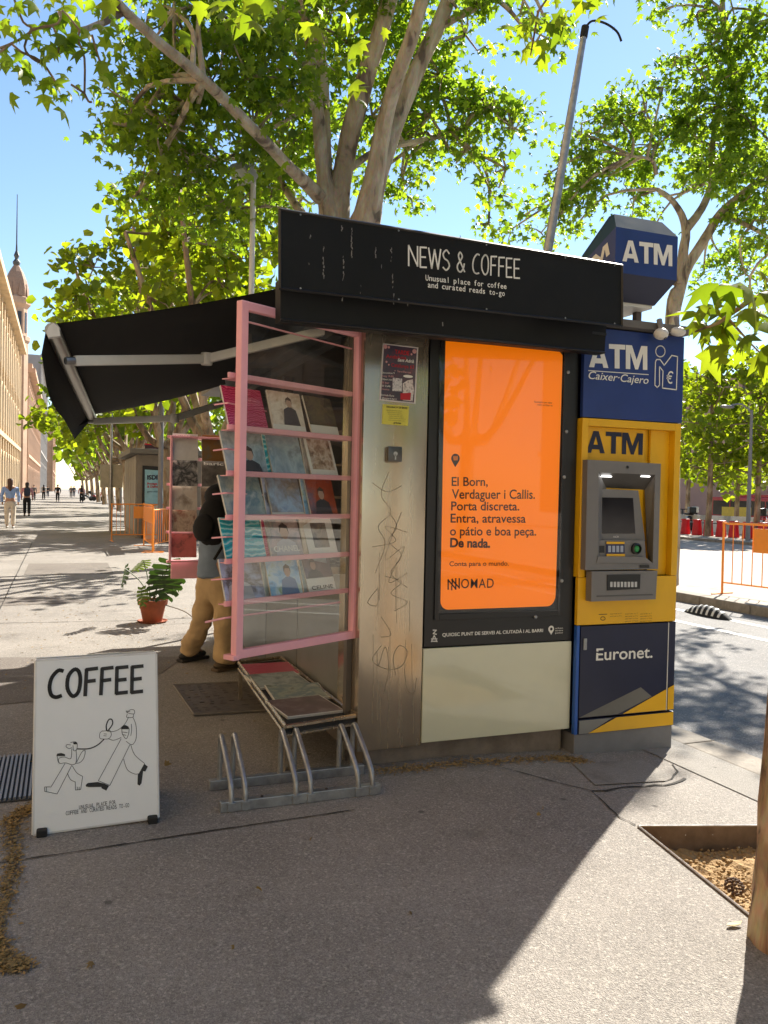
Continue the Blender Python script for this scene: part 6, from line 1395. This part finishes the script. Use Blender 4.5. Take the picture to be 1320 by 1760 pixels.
for (xa, xb, m_, tx_, nm) in ((249, 275, mat('sign_maroon', (.05, .01, .02), .4), 'RENFE', 'maroon'), (276, 300, mat('sign_blue_white', (.3, .4, .6), .4), 'METRO', 'blue')):
    mb = MB(); pl = Plane((0, 30, 0), (0, -1, 0)); mb.slab([pl(*p) for p in ((xa, 764), (xb, 765), (xb, 776), (xa, 775))], (0, .1, 0)); q_ = mb.build('roof_sign', m_); tag(q_, 'small %s sign with a red top strip seen above the grey kiosk roof' % nm, 'sign')
    mb = MB(); mb.slab([pl(*p, .01) for p in ((xa, 762), (xb, 763), (xb, 765.5), (xa, 764.5))], (0, .1, 0)); mb.build('red_strip', REDP, q_)
    mb = MB(); c = pl((xa+xb)/2, 790); mb.box(c.x-.04, c.x+.04, 30.02, 30.1, 2.4, pl(xa, 776).z); mb.build('bracket', GREYP, q_)
# blank panel sign
bs = thing('blank_panel_sign', (at_y(190, 800, 30).x, 30, 0), 'blank pale sign panel on a thin pole beside the tree row', 'sign')
pl = Plane((0, 30, 0), (0, -1, 0)); mb = MB(); mb.slab([pl(*p) for p in ((172, 798), (211, 799), (211, 838), (172, 838))], (0, .05, 0)); mb.build('panel', mat('pale_sign', (.42, .38, .3), .7), bs)
mb = MB(); a = pl(192, 700); mb.tube([(a.x, 29.95, 0), (a.x, 29.95, a.z)], .04, 8); mb.build('pole', GALV, bs)
for i, (px, y) in enumerate(((278, 24), (238, 44), (210, 55))):
    a = at_y(px, 690, y); mb = MB(); mb.tube([(a.x, y, 0), (a.x, y, 5.6+i)], .07, 8); tag(mb.build('lamp_post', GREYP), ('grey lamp post rising behind the far magazine rack', 'thin lamp post further down the row of trees', 'thinnest lamp post seen down the tree row')[i], 'lamp post', 'lamp posts along the promenade')
# parked motor scooters down the row, simplified but shaped
def scooter(px, py, z, lab, colr, rz):
    p = at_z(px, py, z); t = thing('motor_scooter', p, lab, 'scooter', 'parked motor scooters'); M_ = Matrix.Translation(p) @ Matrix.Rotation(rz, 4, 'Z')
    for x in (-.62, .62):
        mb = MB(); mb.lathe(M_ @ Vector((x, -.05, .27)), [(.15, 0), (.27, .01), (.27, .09), (.15, .1)], 16, axis=(M_.to_3x3() @ Vector((0, 1, 0)))); mb.build('wheel', RUBBER, t, smooth=True)
    V = chain([(M_ @ Vector((-.65, 0, .62)), .12), (M_ @ Vector((-.2, 0, .6)), .13), (M_ @ Vector((0, 0, .38)), .09), (M_ @ Vector((.35, 0, .4)), .1), (M_ @ Vector((.5, 0, .9)), .06), (M_ @ Vector((.46, 0, 1.02)), .05)]); skin('fairing', *V, colr, t, 1)
    mb = MB(); mb.bbox(-.75, -.05, -.13, .13, .76, .86, .04, M=M_); mb.build('seat', RUBBER, t, smooth=True)
    mb = MB(); mb.tube([M_ @ Vector((.42, -.32, 1.04)), M_ @ Vector((.46, 0, 1.02)), M_ @ Vector((.42, .32, 1.04))], .02, 6); mb.build('handlebar', RUBBER, t)
    mb = MB(); mb.bbox(-.95, -.62, -.17, .17, .85, 1.15, .05, M=M_); mb.build('top_box', WHITEP if colr is C_WHT else BLACKM, t)
DKP = mat('dark_paint', (.03, .035, .05), .3, coat=.6); RDP = mat('red_paint', (.4, .02, .02), .3, coat=.6)
scooter(152, 861, 0, 'dark parked scooter at the foot of the tree row', DKP, .3); scooter(166, 861, 0, 'parked red scooter right of the dark one by the trees', RDP, .2)
scooter(1178, 911, .05, 'dark motor scooter parked behind the leftmost traffic cones', DKP, 1.2); scooter(1192, 908, .05, 'scooter with a white top box behind the leftmost cones', C_WHT, .9); scooter(1316, 912, .05, 'scooter cut by the right edge behind the cones', RDP, .6)

# ================================================================ right-hand street
hs = [1177.7, 1197.7, 1217, 1239, 1261, 1284.6, 1310]; pos = ['leftmost of the seven red traffic cones, beside the ATM', 'second red traffic cone from the left', 'third red traffic cone, behind the young tree trunk', 'middle red traffic cone of the seven', 'fifth red traffic cone, above the orange barrier end', 'sixth red traffic cone, left of the barrier plate', 'rightmost red traffic cone of the row']
proto = None
for i, x in enumerate(hs):
    p = at_z(x, 920+i*1.5, .0); z_ = -.02
    if proto is None:
        proto = thing('traffic_cone', (p.x, p.y, z_), pos[0], 'traffic cone', 'red traffic cones across the road')
        M_ = Matrix.Translation((p.x, p.y, z_)); mb = MB(); mb.lathe((p.x, p.y, z_), [(.26, 0), (.26, .05), (.22, .06), (.17, .6), (.17, .66), (.19, .67), (.19, .73), (.14, .74), (.13, .68), (0.01, .68)], 16); mb.build('cone_body', REDP, proto, smooth=True)
        mb = MB(); mb.bbox(p.x-.3, p.x+.3, p.y-.3, p.y+.3, z_-.0, z_+.04, .02); mb.build('base', REDP, proto)
    else: dup(proto, (p.x, p.y, z_), rng.uniform(-.5, .5), pos[i])
a, b = at_z(1165, 914), at_z(1330, 926); mb = MB()
u = (b-a).normalized()
mb.tube([a+Vector((0, .4, .5)), b+Vector((0, .4, .5))], .03, 6); tag(mb.build('road_rail', GREYP), 'thin grey rail running behind the red traffic cones', 'rail')
for i in range(4):
    p = a.lerp(b, .08+i*.26)+Vector((1.2, 2.2, 0)); M_ = Matrix.Translation((p.x, p.y, -.02)) @ Matrix.Rotation(math.atan2(u.y, u.x), 4, 'Z'); mb = MB()
    mb.hexa([M_ @ Vector(v) for v in ((-1, -.25, 0), (1, -.25, 0), (1, .25, 0), (-1, .25, 0))], [M_ @ Vector(v) for v in ((-.98, -.1, .85), (.98, -.1, .85), (.98, .1, .85), (-.98, .1, .85))])
    tag(mb.build('white_road_barrier', mat('white_plastic', (.7, .7, .68), .5)), ('white plastic road barrier behind the first cones', 'second white plastic barrier from the left', 'third white plastic barrier, under the bus window', 'white plastic barrier nearest the right edge')[i], 'barrier', 'white plastic road barriers')
# striped lane separator
c = at_z(1216, 1058, -.095); hd_ = Vector((at_z(1255, 1066, -.095)-at_z(1178, 1050, -.095))); L_ = hd_.length; M_ = Matrix.Translation(c) @ Matrix.Rotation(math.atan2(hd_.y, hd_.x), 4, 'Z')
t = thing('lane_separator', c, 'low rounded black and white rubber lane separator on the near road', 'lane separator')
mb = MB(); n = 14; vs = []
def sep_pt(u, v, l=0): h_ = .14*math.sin(math.pi*min(max(u, .0), 1))**.7*math.cos(v*math.pi/2)**.6; return M_ @ Vector(((u-.5)*L_, v*.11*(.3+.7*math.sin(math.pi*u)**.5), h_+l))
for i in range(n+1):
    for j in range(9): vs.append(sep_pt(.001+.998*i/n, -1+j/4))
mb.add(vs, [(i*9+j, (i+1)*9+j, (i+1)*9+j+1, i*9+j+1) for i in range(n) for j in range(8)]); sp_ = mb.build('body', RUBBER, t, smooth=True)
for k in range(7):
    mb = MB(); u0 = .12+k*.115; vs = [sep_pt(u0+a_*.045, -.98+j*.245, .006) for a_ in (0, 1) for j in range(9)]; mb.add(vs, [(j, j+1, 9+j+1, 9+j) for j in range(8)]); mb.build('stripe', WHITEP, t)
# lamp post on the right, bus, far buildings
a = at_y(1288, 700, 24); t = thing('lamp_post', (a.x, 24, 0), 'grey lamp post across the road with a short curved arm', 'lamp post'); b = at_y(1292, 705, 24)
mb = MB(); mb.tube([(b.x, 24, 0), (b.x, 24, b.z)], [.09, .05], 10); mb.build('post', GREYP, t, smooth=True)
mb = MB(); mb.tube(smoothpts([(b.x, 24, b.z-.1), tuple(at_y(1275, 695, 24)), tuple(at_y(1255, 697, 24))], 4), .035, 6); mb.build('arm', GREYP, t); mb = MB(); c = at_y(1250, 699, 24); mb.ell(c, (.35, .12, .07), 10); mb.build('lamp_head', GREYP, t)
bus = thing('city_bus', (63, 62, -.9), 'dark windowed city bus with a red roof edge passing behind the young trees', 'bus')
uB = Vector((.55, -.83, 0)).normalized(); a0 = at_y(1222, 870, 62); a0.z = -.9; M_ = Matrix.Translation(a0) @ Matrix.Rotation(math.atan2(uB.y, uB.x), 4, 'Z')
BR_ = mat('bus_red', (.35, .02, .03), .3, coat=.5); GLS = mat('bus_window', (.015, .02, .022), .1)
mb = MB(); mb.bbox(0, 9.5, 0, 2.4, .35, 2.85, .12, M=M_); mb.build('body', BR_, bus, smooth=True)
mb = MB(); mb.bbox(2, 6, .4, 2, 2.86, 3.1, .05, M=M_); mb.build('roof_unit', BR_, bus)
for k in range(6): mb = MB(); mb.box(.2+k*1.55, 1.65+k*1.55, -.03, -.005, 1.15, 2.5, M=M_); mb.build('window', GLS, bus)
mb = MB(); mb.box(1.0, 3.6, -.05, -.031, .95, 1.9, M=M_); mb.build('advert', mat('bus_advert', (.6, .45, .06), .5), bus)
mb = MB(); mb.box(.1, 9.4, -.02, -.004, .4, .75, M=M_); mb.build('skirt', WHITEP, bus)
for x in (1.9, 7.4):
    mb = MB(); mb.lathe(M_ @ Vector((x, -.02, .45)), [(.2, 0), (.45, .01), (.45, .25), (.2, .26)], 18, axis=M_.to_3x3() @ Vector((0, 1, 0))); mb.build('wheel', RUBBER, bus)

# ================================================================ BUILDINGS
SAND = mat('sandstone', (.56, .42, .26), .9, var=.15, scale=.5, bump=.2, bscale=4, dirt=.4, dirtcol=(.3, .2, .12)); SAND2 = mat('sandstone_pink', (.47, .31, .21), .9, var=.15, scale=.6, dirt=.4, dirtcol=(.28, .17, .1))
WIN = mat('window_dark', (.04, .035, .035), .2, var=.3); SHUT = mat('shutter_brown', (.10, .06, .035), .7)
def side_building(x, y0, y1, h, floors, label, wall, bay=4., arched=True, cornice=1., winm=WIN, base_arcade=True, xb=12):
    t = thing('building', (x-xb/2, (y0+y1)/2, 0), label, 'building')
    mb = MB(); mb.box(x-xb, x, y0, y1, -.1, h); mb.build('wall', wall, t)
    mb = MB()
    mb.box(x, x+cornice, y0, y1, h-1.2, h-.5); mb.box(x, x+cornice*.6, y0, y1, h-.498, h+.2); mb.build('cornice', wall, t)
    mb = MB(); mb.box(x, x+.4, y0, y1, h*.30, h*.30+.5); mb.build('string_course', wall, t)
    me = {}
    n = int((y1-y0)/bay)
    def wmesh(w_, hh, arch):
        k = (w_, hh, arch)
        if k in me: return me[k]
        mb = MB(); pts = [Vector((0, -w_/2, 0)), Vector((0, w_/2, 0))]
        if arch: pts += [Vector((0, w_/2*math.cos(R_(a)), hh-w_/2+w_/2*math.sin(R_(a)))) for a in range(0, 181, 30)]
        else: pts += [Vector((0, w_/2, hh)), Vector((0, -w_/2, hh))]
        mb.slab(pts, (.06, 0, 0)); m_ = mb.mesh('window', winm); mb = MB()
        fr_ = [p*1.0 for p in pts]
        for i in range(len(pts)): mb.tube([pts[i]+Vector((.12, 0, 0)), pts[(i+1) % len(pts)]+Vector((.12, 0, 0))], .16, 4)
        mf = mb.mesh('frame', wall); me[k] = (m_, mf); return me[k]
    for f in range(floors):
        zf = h*.30+.9+(h*.70-2.6)/max(1, floors-1)*(f-1) if f else .4; hh = (h*.22 if f == 0 else (h*.66)/max(1, floors-1)*.66); w_ = bay*.5 if f == 0 else bay*.34
        for k in range(n):
            a, b = wmesh(w_, hh, arched if f else base_arcade); o = bpy.data.objects.new('window', a); COL.objects.link(o); o.parent = t
            o.location = Vector((x+.01, y0+bay*(k+.5), zf))-t.location; q_ = bpy.data.objects.new('frame', b); COL.objects.link(q_); q_.parent = o
    me2 = None
    for k in range(n+1):
        if me2 is None: mb = MB(); mb.box(0, .3, -.35, .35, 0, h-1.3); me2 = mb.mesh('pilaster', wall)
        o = bpy.data.objects.new('pilaster', me2); COL.objects.link(o); o.parent = t; o.location = Vector((x, y0+bay*k, -.1))-t.location
    return t
side_building(-6.2, 44, 132, 22.0, 3, 'long golden sandstone building with arched windows along the left of the promenade', SAND, 4.)
side_building(-5.4, 140, 212, 20.5, 3, 'second sandstone wing of arched windows beyond the tower', SAND2, 4.5, cornice=1.2)
side_building(-5.4, 214, 300, 33, 5, 'grey apartment building with rectangular windows far down the promenade', mat('grey_facade', (.30, .28, .26), .9, var=.1, scale=.3), 5, False, .8)
side_building(-3.6, 304, 420, 23, 4, 'low pinkish building at the far end of the promenade', SAND2, 6, False, .8)
side_building(-8, -42, 40, 22, 3, 'golden building beside the near promenade out of view at the left', SAND, 4.)
# tower with octagonal dome and spire
tp = at_y(38, 838, 136); tx_, ty_ = -5.9, 136.; t = thing('tower', (tx_-1.0, ty_, 0), 'octagonal stone corner tower with a domed top and thin spire', 'tower')
c = Vector((tx_-1.0, ty_, 0))
mb = MB(); mb.lathe(c, [(1.75, 0), (1.75, 23), (2.0, 23.4), (2.0, 24), (1.6, 24.2), (1.6, 28.2), (2.05, 28.8), (2.05, 29.7), (1.8, 29.9)], 8); mb.build('shaft', SAND2, t)
DM = mat('dome_stone', (.33, .2, .13), .8, var=.2, dirt=.4, dirtcol=(.15, .1, .07)); mb = MB(); mb.lathe(c, [(1.8, 29.9), (1.75, 31.2), (1.45, 32.5), (1.0, 33.6), (.6, 34.3), (.35, 34.7)], 8); mb.build('dome', DM, t)
mb = MB(); mb.lathe(c, [(.45, 34.7), (.55, 35.1), (.22, 35.6), (.4, 36.1), (.15, 36.8), (.1, 38), (.05, 45.2)], 8); mb.build('spire', mat('spire_dark', (.06, .06, .06), .5), t)
for k in range(8):
    a = R_(22.5+45*k); mb = MB(); M_ = Matrix.Translation(c+Vector((math.cos(a)*1.48, math.sin(a)*1.48, 24.6))) @ Matrix.Rotation(a, 4, 'Z'); mb.box(-.1, .06, -.28, .28, 0, 3., M=M_); mb.build('window', WIN, t)
    mb = MB(); M_ = Matrix.Translation(c+Vector((math.cos(a)*1.7, math.sin(a)*1.7, 29.9))) @ Matrix.Rotation(a, 4, 'Z'); mb.hexa([M_ @ Vector(v) for v in ((-.35, -.35, 0), (.2, -.35, 0), (.2, .35, 0), (-.35, .35, 0))], [M_ @ Vector(v) for v in ((-.6, -.1, 1.9), (-.1, -.1, 1.9), (-.1, .1, 1.9), (-.6, .1, 1.9))]); mb.build('dormer', DM, t)
# buildings across the road on the right, facing us
def far_block(px0, px1, y, top, label, wall, floors=4, bays=8, balc=False, dirx=(1, -.15, 0)):
    a = at_y(px0, 880, y); u = Vector(dirx).normalized(); b0 = Vector((a.x, y, -.9)); e = at_y(px1, 880, y); L_ = (e-a).length*1.2; h = at_y((px0+px1)/2, top, y).z+.9
    t = thing('building', b0+u*L_/2, label, 'building', 'buildings across the road'); n_ = Vector((u.y, -u.x, 0))
    mb = MB(); mb.hexa([b0, b0+u*L_, b0+u*L_-n_*10, b0-n_*10], [p+Vector((0, 0, h)) for p in (b0, b0+u*L_, b0+u*L_-n_*10, b0-n_*10)]); mb.build('wall', wall, t)
    mb = MB(); mb.slab([b0+n_*.001+Vector((0, 0, h-.5)), b0+u*L_+n_*.001+Vector((0, 0, h-.5)), b0+u*L_+n_*.001+Vector((0, 0, h)), b0+n_*.001+Vector((0, 0, h))], n_*.5); mb.build('cornice', wall, t)
    fh = h/floors; bw = L_/bays
    for f in range(floors):
        for k in range(bays):
            p = b0+u*(bw*(k+.3))+Vector((0, 0, fh*f+fh*.2))+n_*.02; q_ = p+u*bw*.4
            mb = MB(); mb.slab([p, q_, q_+Vector((0, 0, fh*.6)), p+Vector((0, 0, fh*.6))], n_*.05); w2 = mb.build('window', WIN, t)
            mb = MB(); mb.slab([p-u*.15-Vector((0, 0, .25)), q_+u*.15-Vector((0, 0, .25)), q_+u*.15-Vector((0, 0, .05)), p-u*.15-Vector((0, 0, .05))], n_*.3); mb.build('sill', wall, w2)
far_block(1130, 1262, 78, 668, 'stone building behind the young trees right of the ATM', mat('warm_stone', (.36, .3, .24), .9, var=.12, scale=.4), 5, 9)
far_block(1236, 1400, 66, 652, 'pinkish brick building at the right edge behind the young trees', mat('pink_brick', (.36, .24, .19), .9, var=.12, scale=.4), 5, 9)

side_building(-46, -34, 70, 20, 4, 'stone building across the far side of the road, unseen, added for reflections', SAND2, 5, False, .8)  # out of view, added so the door glass reflects a dark facade
o = [q for q in bpy.data.objects if q.get('label', '').startswith('stone building across the far side')][0]
o.rotation_euler = (0, 0, math.pi); o.location = (55, -18, 0)
for i, y in enumerate((-11, -19, -28)):  # unseen trees added to darken what the door glass reflects
    avenue_tree(9.8, y, 4, .2, 4.4, ('first', 'second', 'third')[i]+' unseen plane tree added behind the viewer along the near lane', 1, LEAF_C, .35, per=4, nper=12, grp='plane trees behind the viewer')

lf = []
for _ in range(36):
    x, y = rng.uniform(-.2, 3.2), rng.uniform(2.2, 6.5); lf.append((x, y, gz(x)+.012))
o = leaves('fallen_leaves', np.array([p for p in lf if not (1.0 < p[0] and 4.0 < p[1])]), .035, DEB_L if 'DEB_L' in globals() else leaf_mat('dry_leaf_mat', (.12, .07, .025), (.34, .24, .09), .2), None)
if o: tag(o, 'small dry leaves scattered over the asphalt before the kiosk', 'leaves')
